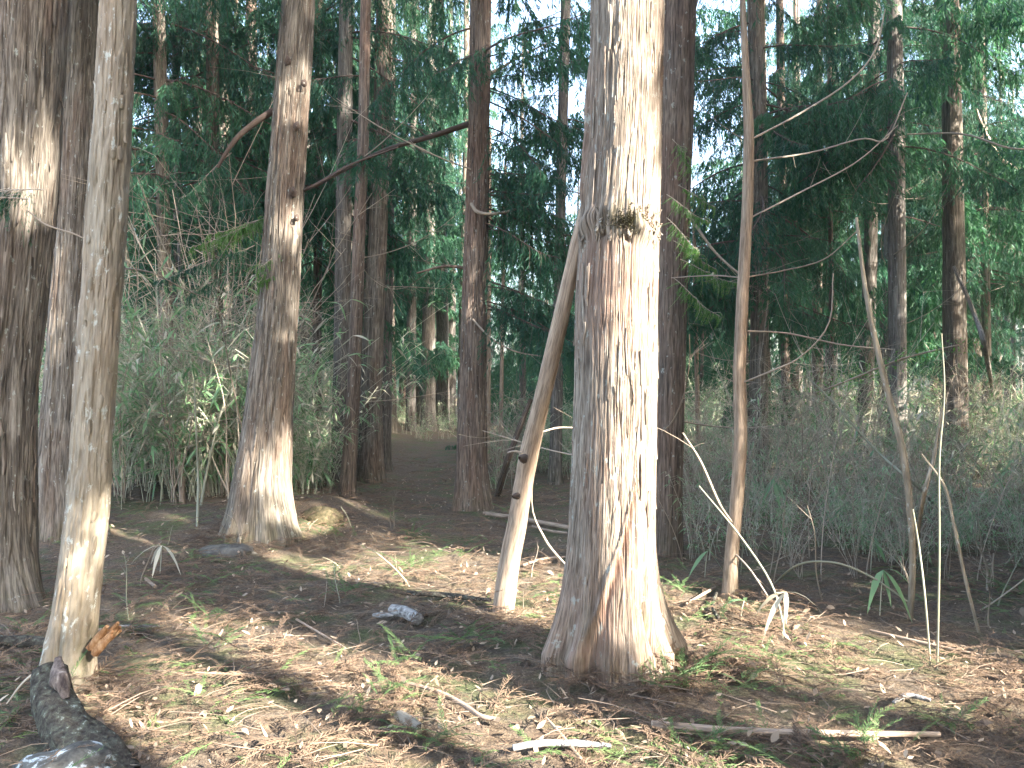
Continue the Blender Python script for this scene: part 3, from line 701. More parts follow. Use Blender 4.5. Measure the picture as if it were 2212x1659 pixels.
branch_px(t, b, [(1470, 440, 6), (1505, 490, 8, -.3), (1545, 545, 6, -.4), (1600, 595, 5, -.5)], d, 'dead_branch', 'twig', 6, tint=.5, twigs=3, seed=4)
branch_px(t, b, [(1500, 0, 22), (1488, 60, 14), (1475, 110, 8)], d, 'dead_branch', 'twig', 7, tint=.5)
t, b, f, d = TREES['T1600']
for q in ([(1625, 300, 6), (1720, 250, 6, .2), (1830, 180, 5, .3), (1890, 110, 5, .3), (1912, 20, 4, .3)],
          [(1622, 470, 5), (1720, 420, 5, .3), (1850, 350, 4, .5), (1940, 270, 3, .6)],
          [(1612, 350, 6), (1750, 330, 5, .3), (1860, 300, 5, .3), (1915, 300, 4, .3), (1960, 200, 4, .3)],
          [(1606, 600, 5), (1690, 585, 4, .2), (1780, 560, 4, .3), (1850, 500, 3, .4)],
          [(1600, 715, 5), (1700, 720, 5, .2), (1820, 745, 5, .3), (1930, 755, 3, .3)],
          [(1600, 600, 4), (1540, 595, 4, .2), (1450, 600, 3, .5)],
          [(1596, 830, 5), (1670, 800, 5, -.2), (1730, 770, 4, -.3), (1790, 700, 4, -.4), (1800, 590, 3, -.4)],
          [(1590, 1140, 7), (1555, 1090, 8, -.1), (1515, 1000, 7, -.15), (1475, 935, 4, -.2)],
          [(1583, 1190, 5), (1620, 1230, 5, -.2), (1660, 1290, 4, -.3)]):
    branch_px(t, b, q, d, 'dead_branch', 'twig', 5, 18, .35, 3, int(q[0][1]))
t, b, f, d = TREES['T1940']
branch_px(t, b, [(1960, 290, 4), (2080, 290, 5, -1), (2180, 320, 5, -1.5), (2260, 320, 4, -1.5)], d, 'dead_branch', 'twig', 5, tint=.5)
t, b, f, d = TREES['T2130']
branch_px(t, b, [(2220, 375, 9, -3), (2165, 345, 9, -3), (2130, 290, 8, -3), (2108, 235, 5, -3)], d, 'dead_branch', 'twig', 6, tint=.6)

def sprig(t, base, px, py, d, az, s, el=0.0, dark=False, rg=np.random.default_rng(5)):
    """a fresh leafy side branch of tree t starting at a pixel"""
    p = at(px, py, d) - base; k = rg.integers(3)
    b = obj('branch', FW[k], t, p, (rg.uniform(-.4, .4), el, az), s)
    obj('foliage', (FD[k % 2] if dark else FF[k]), b)
t, b, f, d = TREES['T580']
for q in ((630, 450, 7.7, 3.6, .5, .5), (600, 470, 7.6, 3.2, .55, .4), (640, 540, 7.5, 3.9, .45, .8), (560, 475, 7.5, 2.9, .5, .3), (612, 600, 7.6, 4.6, .4, 1.0), (590, 540, 7.5, 4.4, .45, .9), (530, 490, 7.5, 3.3, .5, .5), (625, 500, 7.5, 4.2, .5, .9)): sprig(t, b, *q)
for q in ((550, 530, 7.4, 3.2, .5, .5), (500, 590, 7.4, 3.0, .5, .5), (460, 560, 8.5, 3.4, .6, .5), (500, 330, 8.2, 3.5, .7, .9)): sprig(t, b, *q, True)
t, b, f, d = TREES['L1']
for q in ((95, 410, 4.9, 3.6, .5, .2), (60, 430, 4.8, 3.3, .5, .1), (40, 420, 4.8, 2.9, .4, .2)): sprig(t, b, *q, True)
branch_px(t, b, [(60, 455, 4), (90, 480, 5), (120, 493, 5), (160, 505, 5), (190, 520, 3)], 4.8, 'dead_branch', 'twig', 5)
t, b, f, d = TREES['T1450']
for q in ((1452, 300, 6.6, .3, .35, .9), (1465, 400, 6.6, .0, .35, .6), (1440, 420, 6.6, -.3, .4, .7), (1455, 520, 6.7, .2, .45, .6), (1470, 560, 6.7, -.2, .5, .5), (1455, 600, 6.8, -.4, .5, .8), (1440, 470, 6.6, -.6, .4, .9)): sprig(t, b, *q)
t, b, f, d = TREES['L3']
branch_px(t, b, [(250, 578, 5), (330, 590, 5, 1), (410, 630, 5, 2), (480, 655, 3, 2.6)], d + .1, 'dead_branch', 'twig', 5, tint=.3, twigs=3, seed=11)

# ------------------------------------------------------------------ leaning pole, dead pole and saplings
def pole(name, label, cat, pts, mtl, sides=20, n=40, rough=.06, seed=0, group=None, foot=True):
    """pts: (px, py, width, depth); the first point is the foot"""
    P = [at(p[0], p[1], p[3]) for p in pts]; base = P[0].copy()
    if foot: base = gp(pts[0][0], pts[0][1]); P[0] = base + Vector((0, 0, -.06))
    C = curve([p - base for p in P], n)
    R = np.interp(np.linspace(0, 1, n), np.linspace(0, 1, len(pts)), [p[2] * .5 * p[3] / FPX for p in pts])
    g = G(); g.tube(C, R, sides, 0, .4, True, rough, seed)
    t = thing(name, label, cat, base, group); obj('trunk', g.build('trunk', [M[mtl] if isinstance(mtl, str) else mtl]), t); return t, base
dl = gp(1085, 1318).y
t, b = pole('leaning_tree', 'bare tan trunk leaning against the left side of the sunlit cedar', 'tree',
    [(1085, 1318, 48, dl), (1100, 1220, 45, dl - .1), (1117, 1130, 42, dl - .2), (1142, 985, 40, dl - .35), (1180, 825, 37, dl - .55), (1215, 670, 34, dl - .75), (1246, 535, 31, dl - .88), (1290, 350, 24, dl - 1.0)], 'bark_slim', 28, 120, .12, 3)
g = G()
for px, py, s, dd in ((1133, 990, .03, dl - .5), (1118, 1072, .022, dl - .4)):
    p = at(px, py, dd) - b; q = Vector((-.5, -.7, .1)).normalized(); g.tube([p, p + q * .035, p + q * .05], [s, s * .7, s * .3], 8, 0, .2, False, .4, px)
obj('branch_knot', g.build('branch_knot', [M['twig_dark']]), t)
branch_px(t, b, [(1140, 985, 6), (1115, 975, 6), (1095, 978, 4)], dl - .4, 'dead_branch', 'twig', 5)
branch_px(t, b, [(1150, 940, 5), (1200, 925, 6, .1), (1240, 924, 5, .1)], dl - .3, 'dead_branch', 'twig', 5)
branch_px(t, b, [(1150, 1000, 4), (1150, 1100, 4, .1), (1175, 1160, 7, .1), (1195, 1190, 7, .1), (1222, 1220, 6)], dl - .1, 'hanging_vine', 'twig', 6, tint=.6)
pole('dead_pole', 'reddish dead pole leaning right between the path cedar and the tan leaning trunk', 'tree', [(1072, 1070, 15, 10.4), (1095, 1000, 14, 10.4), (1120, 930, 13, 10.4), (1147, 862, 10, 10.4)], 'bark_red', 10, 20, .08, 5)
saps = [
 ('sapling', 'pale sapling curving up left across the thick grey pair', [(1965, 1335, 13, 5.1), (1971, 1180, 14, 5.1), (1952, 985, 15, 5.1), (1908, 810, 13, 5.1), (1872, 640, 10, 5.15), (1850, 470, 6, 5.2)], 'bark_tan'),
 ('sapling', 'pale side stem rising right from the curved sapling', [(1970, 1230, 9, 5.05), (1992, 1090, 9, 5.05), (2018, 985, 8, 5.05), (2035, 880, 5, 5.05)], 'bark_tan'),
 ('bamboo_cane', 'straight upright bamboo cane at front right', [(2024, 1447, 4.5, 4.2), (2029, 1200, 4.8, 4.2), (2029, 1000, 4.2, 4.2), (2040, 850, 3.4, 4.2), (2034, 720, 2.2, 4.2)], 'cane'),
 ('sapling', 'thin wavy sapling nearest the right edge', [(2120, 1366, 6, 4.85), (2088, 1262, 7, 4.85), (2060, 1130, 7, 4.85), (2040, 1050, 6, 4.85), (1990, 980, 4, 4.9)], 'bark_tan'),
 ('bamboo_cane', 'thin cane leaning left beside the upright bamboo cane', [(2012, 1437, 4, 4.3), (1998, 1290, 4.5, 4.3), (1985, 1180, 4, 4.4), (1972, 1100, 3, 4.4)], 'cane'),
 ('bamboo_cane', 'bent cane arching low over the litter right of the slim stem', [(1655, 1262, 4, 5.9), (1720, 1222, 4.5, 5.5), (1800, 1215, 4.5, 5.3), (1880, 1245, 4.5, 5.2), (1962, 1300, 4, 5.1)], 'cane'),
 ('bamboo_cane', 'slanting pale cane rising left from the right hand saplings', [(2050, 1120, 6, 6.6), (1990, 1060, 6, 6.8), (1900, 980, 6, 7), (1800, 870, 5, 7.2), (1745, 815, 3, 7.3)], 'cane'),
 ('bamboo_cane', 'slanted cane crossing low in front of the slim bent stem', [(1700, 1370, 4, 5.0), (1670, 1270, 4.5, 5.0), (1600, 1160, 4.5, 5.2), (1510, 1050, 3, 5.4)], 'cane'),
 ('bamboo_cane', 'upright thin pale cane in front of the flared cedar mound', [(425, 1150, 5, 8.2), (428, 1040, 5, 8.2), (424, 930, 4, 8.2), (420, 820, 3, 8.2)], 'cane'),
 ('bamboo_cane', 'bright straw coloured cane slanting right near the mound', [(432, 1092, 6, 8.6), (445, 1030, 6, 8.6), (460, 960, 5, 8.6), (474, 900, 3, 8.6)], 'cane'),
 ('bamboo_cane', 'green cane slanting down against the foot of the flared cedar', [(588, 1130, 6, 7.7), (560, 1080, 6, 7.7), (530, 1030, 5, 7.7), (515, 1010, 4, 7.7)], 'cane'),
 ('dead_stick', 'leaning pale stem in the thicket near the right edge', [(2152, 900, 10, 12), (2135, 790, 10, 12), (2105, 680, 9, 12), (2060, 575, 7, 12)], 'bark_grey'),
 ('dead_stick', 'pale leaning branch in the bamboo left of the flared cedar', [(395, 1090, 12, 9.2), (385, 960, 12, 9.3), (345, 900, 13, 9.5), (300, 840, 10, 9.7)], 'bark_slim'),
 ('sapling', 'crooked little sapling on the litter at far right', [(1955, 1520, 3, 3.9), (2095, 1180, 4, 6.4), (2130, 1200, 4, 6.4)], 'bark_tan'),
]
for k, (nm, lb, pts, mt) in enumerate(saps[:-1]):
    mt = 'cane_single' if mt == 'cane' else mt; pole(nm, lb, 'cane' if 'cane' in nm else ('stick' if 'stick' in nm else 'sapling'), pts, mt, 10, 40, .05, 20 + k)
t, b = pole('sapling', 'crooked forked little sapling on the litter near the right edge', 'sapling', [(2130, 1290, 5, 6.0), (2133, 1250, 5, 6.0), (2128, 1210, 5, 6.0), (2105, 1168, 3, 6.0)], 'bark_tan', 8, 20, .05, 60)
branch_px(t, b, [(2131, 1270, 4), (2143, 1240, 4), (2146, 1195, 3)], 6.0, 'branch', 'twig', 5, tint=.6)
t, b = pole('leafy_branch', 'low spreading branch of small bright green leaves in front of the thick grey trunk', 'branch', [(1760, 850, 4, 7.4), (1850, 815, 5, 7.4), (1950, 775, 5, 7.4), (2070, 745, 3, 7.4)], 'bark_slim', 6, 20, .05, 61, foot=False)
rg = np.random.default_rng(61); g = G(); k = 520
u = rg.random(k); P = np.stack([np.interp(u, np.linspace(0, 1, 4), [a.x - b.x for a in [at(1760, 850, 7.4), at(1850, 815, 7.4), at(1950, 775, 7.4), at(2070, 745, 7.4)]]), rg.uniform(-.45, .45, k), np.interp(u, np.linspace(0, 1, 4), [a.z - b.z for a in [at(1760, 850, 7.4), at(1850, 815, 7.4), at(1950, 775, 7.4), at(2070, 745, 7.4)]]) + .05 * rg.standard_normal(k)], -1)
dd = unit(np.stack([rg.standard_normal(k), rg.standard_normal(k), -.3 + .3 * rg.standard_normal(k)], -1))
g.diamonds(P, dd, unit(np.cross(dd, [0.1, .1, 1])), rg.uniform(.03, .06, k), rg.uniform(.012, .022, k), 0, rg.random(k) * .6)
obj('foliage', g.build('foliage', [M['foliage_light']], False), t)

# ------------------------------------------------------------------ further trees
rgf = np.random.default_rng(77)
def crown_mesh(seed, H, h0, n, R):
    rg = np.random.default_rng(seed); Vs, Qs, ms, tis, off = [], [], [], [], 0
    for k in range(n):
        w, f = BG[rg.integers(len(BG))]
        h = h0 + (H - h0) * (k + rg.random()) / n
        s = R / 1.8 * rg.uniform(.7, 1.2) * (1 - .75 * ((h - h0) / (H - h0)) ** 1.4)
        mtx = np.array(Euler((rg.uniform(-.25, .25), rg.uniform(-.1, .35), rg.uniform(0, 2 * pi))).to_matrix()) * s
        V, Q, T, qm, tm, gr, ti = f.arrays()
        if s < .9:
            sel = rg.random(len(Q)) < .75; keep = np.nonzero(sel)[0]
            V = V.reshape(-1, 4, 3)[keep].reshape(-1, 3); ti = ti.reshape(-1, 4)[keep].ravel(); Q = np.arange(len(V)).reshape(-1, 4)
        Vs.append(V @ mtx.T + [0, 0, h]); Qs.append(Q + off); off += len(V); tis.append(np.clip(ti + rg.uniform(0, .3), 0, .99))
    V = np.concatenate(Vs); Q = np.concatenate(Qs)
    return mk('crown', V, Q, None, [M['foliage']], None, None, None, {'tint': np.concatenate(tis)}, False)
CR = [crown_mesh(700 + k, H, h0, 60, 2.1) for k, (H, h0) in enumerate(((17, 3.0), (19, 5.0), (16, 2.2)))]
CLOW = [crown_mesh(720 + k, H, .7, 40, 2.0) for k, H in enumerate((8.0, 9.0))]
FT = []
for k in range(5):
    r = .13 + .025 * k
    z = np.array([0, 1.5, 5, 10, 18.5]); C = np.stack([.05 * np.sin(z * .4 + k), .05 * np.cos(z * .3 + k), z], -1); C[:, :2] -= C[0, :2]
    FT.append(trunk_mesh(C, np.interp(z, [0, 18.5], [r, .04]), 18.5, M[('bark', 'bark_grey', 'bark_red', 'bark', 'bark_grey')[k]], na=22, dz=.2, amp=.006, seed=40 + k, flare=.3)[0])

SKY_GAPS = ((1178, 1262, 360), (1488, 1565, 400), (306, 330, 100))      # px range, lowest py at which the sky shows
def gap_top(x, y, crown):
    """tallest tree that leaves the sky openings free from the photograph's side"""
    px = 1106 + x / y * FPX; hw = crown / y * FPX
    lim = 99.0
    for a, b_, py in SKY_GAPS:
        if a - hw < px < b_ + hw: lim = min(lim, CAM_Z + (829.5 - py) / FPX * y)
    return lim
zones = [(-1e9, 300, 'far cedar trunk glimpsed beyond the three trunks at left', 'far cedars beyond the trunks at left'),
         (300, 620, 'far cedar behind the bamboo thicket left of the flared cedar', 'far cedars behind the left bamboo thicket'),
         (620, 860, 'far cedar between the flared cedar and the path', 'far cedars left of the path'),
         (860, 1010, 'far cedar standing where the path fades out', 'far cedars at the end of the path'),
         (1010, 1300, 'far cedar between the path cedar and the sunlit cedar', 'far cedars right of the path'),
         (1300, 1600, 'far cedar just right of the sunlit cedar in the thicket', 'far cedars behind the sunlit cedar'),
         (1600, 1900, 'far cedar behind the slim bent stem and the bamboo at right', 'far cedars behind the right thicket'),
         (1900, 1e9, 'far cedar beyond the thick grey pair near the right edge', 'far cedars at the right edge')]
taken = [(b.x, b.y) for (_, b, _, _) in TREES.values()]
nfar = 0
def far_tree(x, y):
    global nfar
    px = 1106 + x / y * FPX
    lim = gap_top(x, y, .9)
    zl = next(z for z in zones if z[0] <= px < z[1])
    low = y > 40
    base = Vector((x, y, float(hgt(x, y)) - .05))
    if lim < 90:
        if lim < 4: return
        k = rgf.integers(2); s = min(1.05, lim / 8.6)
        t = thing('young_cedar', 'low bushy cedar ' + zl[2].replace('far cedar ', '').replace('trunk ', ''), 'tree', base, zl[3].replace('far', 'low bushy'), rgf.uniform(0, 6))
        obj('trunk', FT[k], t, None, None, (s * .6, s * .6, s * .45)); c = obj('crown', CLOW[k], t, None, None, s)
    else:
        k = rgf.integers(3); s = rgf.uniform(.85, 1.15); kt = rgf.integers(5)
        t = thing('cedar_tree', zl[2], 'tree', base, zl[3], rgf.uniform(0, 6))
        obj('trunk', FT[kt], t, None, None, (1, 1, s)); obj('crown', CR[k], t, None, None, s)
    nfar += 1; taken.append((x, y))
for d0, d1, n, sp in ((13, 18, 14, 1.6), (18, 26, 34, 1.8), (26, 38, 46, 2.2), (38, 58, 46, 3.0)):
    c = tries = 0
    while c < n and tries < 4000:
        tries += 1
        y = sqrt(rgf.uniform(d0 ** 2, d1 ** 2)); x = rgf.uniform(-.72, .74) * y
        px = 1106 + x / y * FPX
        if d0 < 30 and 862 < px < 1000: continue
        if d0 < 26 and px > 2110: continue
        if d0 < 18 and (540 < px < 1320 or px < 250): continue
        if any((x - a) ** 2 + (y - q) ** 2 < sp ** 2 for a, q in taken): continue
        if shades_far(x, y): continue
        far_tree(x, y); c += 1
for px, d in ((888, 23), (903, 26), (926, 24), (955, 25.5), (975, 28), (941, 31), (872, 28)):
    x = (px - 1106) / FPX * d; far_tree(x, d)
for px, d in ((1130, 30), (1180, 36), (1240, 34), (1300, 33), (1500, 32), (1540, 30), (1470, 37), (1590, 34), (1210, 44), (1530, 45), (1150, 52), (1260, 52), (1480, 54), (1560, 55)):
    far_tree((px - 1106) / FPX * d, d)
for k in range(46):                                        # closing row of low trees along the wood's far edge
    a = -.74 + 1.5 * k / 45 + rgf.uniform(-.01, .01); y = rgf.uniform(56, 64); x = a * y
    px = 1106 + a * FPX; zl = next(z for z in zones if z[0] <= px < z[1]); s = rgf.uniform(1.0, 1.35)
    t = thing('young_cedar', 'low bushy cedar at the far edge of the wood, ' + zl[3].replace('far cedars ', ''), 'tree', (x, y, float(hgt(x, y))), zl[3].replace('far cedars', 'bushy edge cedars'), rgf.uniform(0, 6))
    obj('trunk', FT[k % 5], t, None, None, (.7, .7, .42)); obj('crown', CLOW[k % 2], t, None, None, s)

# ------------------------------------------------------------------ cedars on the sunny side, outside the view: their boughs make the dappled light
ORD = 'first second third fourth fifth sixth seventh eighth ninth tenth eleventh twelfth thirteenth fourteenth fifteenth sixteenth seventeenth eighteenth nineteenth twentieth'.split()
ORD += ['twenty-' + q for q in ORD[:9]] + ['thirtieth'] + ['thirty-' + q for q in ORD[:9]]
from collections import defaultdict
byl = defaultdict(list)
for o in bpy.data.objects:
    if o.parent is None and o.get('label') and o.get('group') and ('far cedars' in o['group'] or 'bushy' in o['group']): byl[o['label']].append(o)
for lb, os_ in byl.items():
    if len(os_) < 2: continue
    os_.sort(key=lambda o: o.location.x / o.location.y)
    for k, o in enumerate(os_): o['label'] = ORD[min(k, len(ORD) - 1)] + ' from left, ' + lb.replace('standing ', '').replace('glimpsed ', '').replace('at the far edge of the wood, ', 'at the wood edge, ').replace('the slim bent stem and ', '')
rgs = np.random.default_rng(31)
rgo = np.random.default_rng(37); side = []               # the wood goes on beyond the right edge of the view
for _ in range(4000):
    if len(side) >= 52: break
    y = rgo.uniform(6.5, 46); x = .70 * y + rgo.uniform(1.4, 15)
    if any(np.hypot(x - a, y - q) < 2.0 for a, q in side) or shades_far(x, y, 1.2): continue
    side.append((x, y)); k = rgo.integers(3); s = rgo.uniform(.85, 1.1); k2 = rgo.integers(5)
    t = thing('cedar_tree', 'cedar standing outside the view beyond the right edge', 'tree', (x, y, float(hgt(x, y)) - .05), 'cedars outside the view beyond the right edge', rgo.uniform(0, 6))
    obj('trunk', FT[k2], t, None, None, (1, 1, s)); obj('crown', CR[k], t, None, None, s)
sunny = []
for k in range(46):
    for _ in range(400):
        u = rgs.uniform(5.0, 16); v = rgs.uniform(-8, 7)
        p = np.array([.2, 5.5]) + u * np.array(SUN_AZ) + v * np.array([SUN_AZ.y, -SUN_AZ.x])
        if p[1] > 0 and abs(p[0]) < .75 * p[1] + 1.2: continue
        if np.hypot(*p) < 2.2 or any(np.hypot(*(p - q)) < 1.7 for q in sunny): continue
        if any(blocks((p[0], p[1], zz), .04) for zz in np.arange(.2, 9, .3)): continue
        sunny.append(p); break
for k, p in enumerate(sunny):
    base = Vector((p[0], p[1], float(hgt(p[0], p[1]))))
    t = thing('cedar_tree', 'cedar on the sunny side outside the view, shading the litter', 'tree', base, 'cedars outside the view on the sunny side')
    obj('trunk', FT[k % 5], t, None, None, (1, 1, .8))
    put_boughs(t, base, lambda h: (Vector((0, 0, h)), .15), rgs, 1.2, 15.5, 14.0, .6, 1.05, wood=BC, scale_top=.6)

# ------------------------------------------------------------------ bamboo thickets and bare shrubs
def bamboo(seed, n=7, H=1.6, leafn=16, dry=.25):
    rg = np.random.default_rng(seed); st, lf = G(), G()
    for k in range(n):
        a = rg.uniform(0, 2 * pi); r = .30 * sqrt(rg.random()); h = H * rg.uniform(.55, 1.15)
        lean = rg.uniform(.1, .9); la = rg.uniform(0, 2 * pi)
        s = np.linspace(0, 1, 7)
        P = np.stack([r * cos(a) + lean * h * s ** 1.6 * cos(la), r * sin(a) + lean * h * s ** 1.6 * sin(la), -.04 + h * s * (1 - .14 * lean * s)], -1)
        st.tube(P, .0042 * (1 - .6 * s), 4, 0, rg.random() * .6)
        for q in range(int(leafn * rg.uniform(.6, 1.3))):
            u = rg.uniform(.08, 1) ** .7; p = np.array([np.interp(u, s, P[:, c]) for c in range(3)])
            an = rg.uniform(0, 2 * pi); tw = rg.uniform(.04, .16)
            e = p + tw * np.array([cos(an), sin(an), rg.uniform(.1, .8)])
            st.tube([p, e], [.0016, .0012], 3, 0, rg.random() * .6)
            for _ in range(rg.integers(1, 4)):
                b_ = an + rg.uniform(-.8, .8)
                lf.leaf(e, [cos(b_), sin(b_), rg.uniform(-.8, .35)], rg.uniform(.09, .20), rg.uniform(.012, .025), rg.uniform(.1, .6), 1 if rg.random() < dry else 0, rg.random() * .6, rg.uniform(-.7, .7))
    return st.build('cane', [M['cane']]), lf.build('foliage', [M['bamboo_leaf'], M['bamboo_dry']])
BB = [bamboo(800 + s, 11, 1.25 + .12 * s, 12, .25) for s in range(7)]

def shrub(seed, H=1.5):
    rg = np.random.default_rng(seed); g = G()
    for k in range(rg.integers(4, 7)):
        la = rg.uniform(0, 2 * pi); lean = rg.uniform(.1, .8); h = H * rg.uniform(.6, 1.2); s = np.linspace(0, 1, 7)
        P = np.stack([lean * h * s ** 1.3 * cos(la) + .03 * np.sin(s * 9 + k), lean * h * s ** 1.3 * sin(la) + .03 * np.cos(s * 7 + k), -.04 + h * s], -1)
        g.tube(P, .0055 * (1 - .75 * s) + .0008, 4, 0, rg.random() * .6)
        for q in range(rg.integers(5, 9)):
            u = rg.uniform(.25, .98); p = np.array([np.interp(u, s, P[:, c]) for c in range(3)]); ln = h * rg.uniform(.12, .4)
            dv = unit(np.array([rg.standard_normal(), rg.standard_normal(), rg.uniform(-.1, 1.2)])); v = np.linspace(0, 1, 5)
            Q = p + dv * (v * ln)[:, None] + np.array([0, 0, -1.0]) * (rg.uniform(-.2, .35) * ln * v ** 2)[:, None]
            g.tube(Q, .0024 * (1 - .6 * v) + .0004, 3, 0, rg.random() * .6)
            for _ in range(3):
                p2 = Q[rg.integers(1, 5)]; d2 = unit(dv + .9 * rg.standard_normal(3)); l2 = ln * rg.uniform(.25, .6)
                g.tube([p2, p2 + d2 * l2 * .5 + [0, 0, .01], p2 + d2 * l2], [.0014, .001, .0006], 3, 0, rg.random() * .6)
    return g.build('stems', [M['twig']])
SH = [shrub(850 + s, 1.3 + .15 * s) for s in range(6)]

rgb = np.random.default_rng(41)
def clear(x, y, pad=.35):
    return all((x - a) ** 2 + (y - q) ** 2 > pad ** 2 for a, q in taken)
def thicket(n, pxr, dr, kind, label, group, smin=.7, smax=1.2, avoid=None):
    c = tries = 0
    while c < n and tries < 6000:
        tries += 1
        y = sqrt(rgb.uniform(dr[0] ** 2, dr[1] ** 2)); px = rgb.uniform(*pxr); x = (px - 1106) / FPX * y
        if not clear(x, y) or (avoid and avoid(px, y, x)): continue
        z = float(hgt(x, y)); s = rgb.uniform(smin, smax); c += 1
        if kind == 'b':
            k = rgb.integers(len(BB)); t = thing('bamboo_clump', label, 'bamboo', (x, y, z), group, rgb.uniform(0, 6))
            a = obj('cane', BB[k][0], t, None, None, s); obj('foliage', BB[k][1], t, None, None, s)
        else:
            t = tag(obj('bare_shrub', SH[rgb.integers(len(SH))], None, (x, y, z), (0, 0, rgb.uniform(0, 6)), s), label, 'shrub', group)
path_clear = lambda px, y, x: (x > -2.3 - .02 * y and x < -.35 - .03 * y)
thicket(60, (150, 560), (8.9, 13), 'b', 'leafy bamboo clump in the thicket between the tan trunk and the flared cedar', 'bamboo clumps of the left thicket', 1.0, 1.75)
thicket(34, (120, 760), (13, 22), 'b', 'shaded bamboo clump deep behind the flared cedar', 'bamboo clumps deep in the left wood', 1.2, 2.0, path_clear)
thicket(16, (640, 740), (9.6, 13), 'b', 'bamboo clump on the left verge of the path beside the flared cedar', 'bamboo clumps on the left verge of the path', .6, 1.0, lambda px, y, x: x > -2.2)
thicket(26, (1060, 1240), (11.5, 20), 'b', 'bamboo clump behind the tan leaning trunk', 'bamboo clumps behind the leaning trunk', .5, 1.0)
thicket(30, (1480, 2260), (9, 13), 'b', 'bamboo clump along the front of the right thicket', 'bamboo clumps along the front of the right thicket', .55, 1.1)
thicket(62, (1440, 2300), (13, 24), 'b', 'bamboo clump deep in the right thicket', 'bamboo clumps deep in the right thicket', .8, 1.35)
thicket(14, (860, 1000), (19, 27), 'b', 'low bamboo clump where the path fades out', 'bamboo clumps at the end of the path', .4, .7)
thicket(52, (230, 560), (8.6, 13), 's', 'bare grey shrub among the bamboo left of the flared cedar', 'bare shrubs of the left thicket', 1.0, 1.9)
thicket(10, (630, 760), (10, 14), 's', 'bare shrub on the left verge of the path', 'bare shrubs on the left verge of the path', .6, 1.1, lambda px, y, x: x > -2.2)
thicket(56, (1470, 2260), (7.0, 13), 's', 'bare twiggy shrub in front of the right bamboo', 'bare shrubs of the right thicket', .5, 1.1)
thicket(16, (1060, 1240), (10.5, 18), 's', 'bare twiggy shrub behind the tan leaning trunk', 'bare shrubs behind the leaning trunk', .5, 1.0)
thicket(40, (1480, 2240), (6.4, 9), 'b', 'small low bamboo clump on the open litter at right', 'low bamboo clumps on the right litter', .25, .5)
thicket(40, (1480, 2240), (5.6, 9), 's', 'low bare shrub on the open litter at right', 'low bare shrubs on the right litter', .25, .5)

def leafy_plant(label, px, py, leaves, H, dry=False, group=None):
    b = gp(px, py); t = thing('bamboo_seedling', label, 'plant', b, group); g = G(); d = b.y
    g.tube([(0, 0, -.03), (.01, 0, H * .5), (.02, -.01, H)], [.004, .0035, .0025], 5, 0, .4); obj('stem', g.build('stem', [M['cane']]), t)
    for a, e, L, w, dr in leaves:
        g = G(); g.leaf((.02, -.01, H), [cos(a), sin(a), e], L, w, dr, 0, .35 if not dry else .55, .2, 5); obj('leaf', g.build('leaf', [M['bamboo_dry' if dry else 'bamboo_leaf']]), t)
leafy_plant('bright white edged bamboo seedling with drooping leaves on the litter right of the slim stem', 1690, 1380, [(3.4, .1, .21, .035, .7), (3.8, -.2, .26, .032, .9), (-.3, .2, .22, .032, .8), (-1.9, .1, .2, .03, .8)], .28, True)
leafy_plant('broad leaved green bamboo seedling left of the curved sapling', 1900, 1330, [(-1.2, -.3, .24, .045, .9), (-2.4, -.1, .24, .045, .9), (.2, .3, .2, .03, .8), (-1.7, -.8, .2, .03, .4)], .3)
leafy_plant('green bamboo seedling with two upright leaves before the pale curved sapling', 1880, 1240, [(-1.4, -.8, .2, .045, .3), (-1.0, -1.2, .18, .04, .3), (2.0, .4, .15, .03, .6)], .3)
leafy_plant('dark seedling with two hanging leaves left of the slim bent stem', 1522, 1245, [(-2.8, -.5, .2, .04, .6), (-.4, -.7, .2, .04, .6)], .2)
leafy_plant('small glossy seedling at the foot of the sunlit cedar right side', 1600, 1330, [(-.2, .1, .2, .03, .5), (3.2, .3, .16, .03, .6), (1.2, .3, .16, .03, .6)], .1)
leafy_plant('drooping green seedling under the bamboo right of the slim stem', 1665, 1140, [(-1.6, -.8, .32, .05, .3), (-1.1, -.9, .3, .05, .3), (-2.3, -.5, .3, .05, .4), (.4, .2, .3, .04, .8)], .5)
leafy_plant('pale hanging seedling on the dark litter left of the stone', 345, 1240, [(-1.5, -.4, .22, .03, .6), (-.6, .0, .25, .03, .8), (3.4, .1, .25, .03, .8), (2.4, -.3, .2, .03, .6)], .22, True)
leafy_plant('bamboo seedling with yellow leaves beside the tan trunk', 262, 1100, [(-.5, .3, .3, .04, .5), (.2, .6, .28, .04, .4), (-1.4, .2, .25, .035, .7)], 1.1)

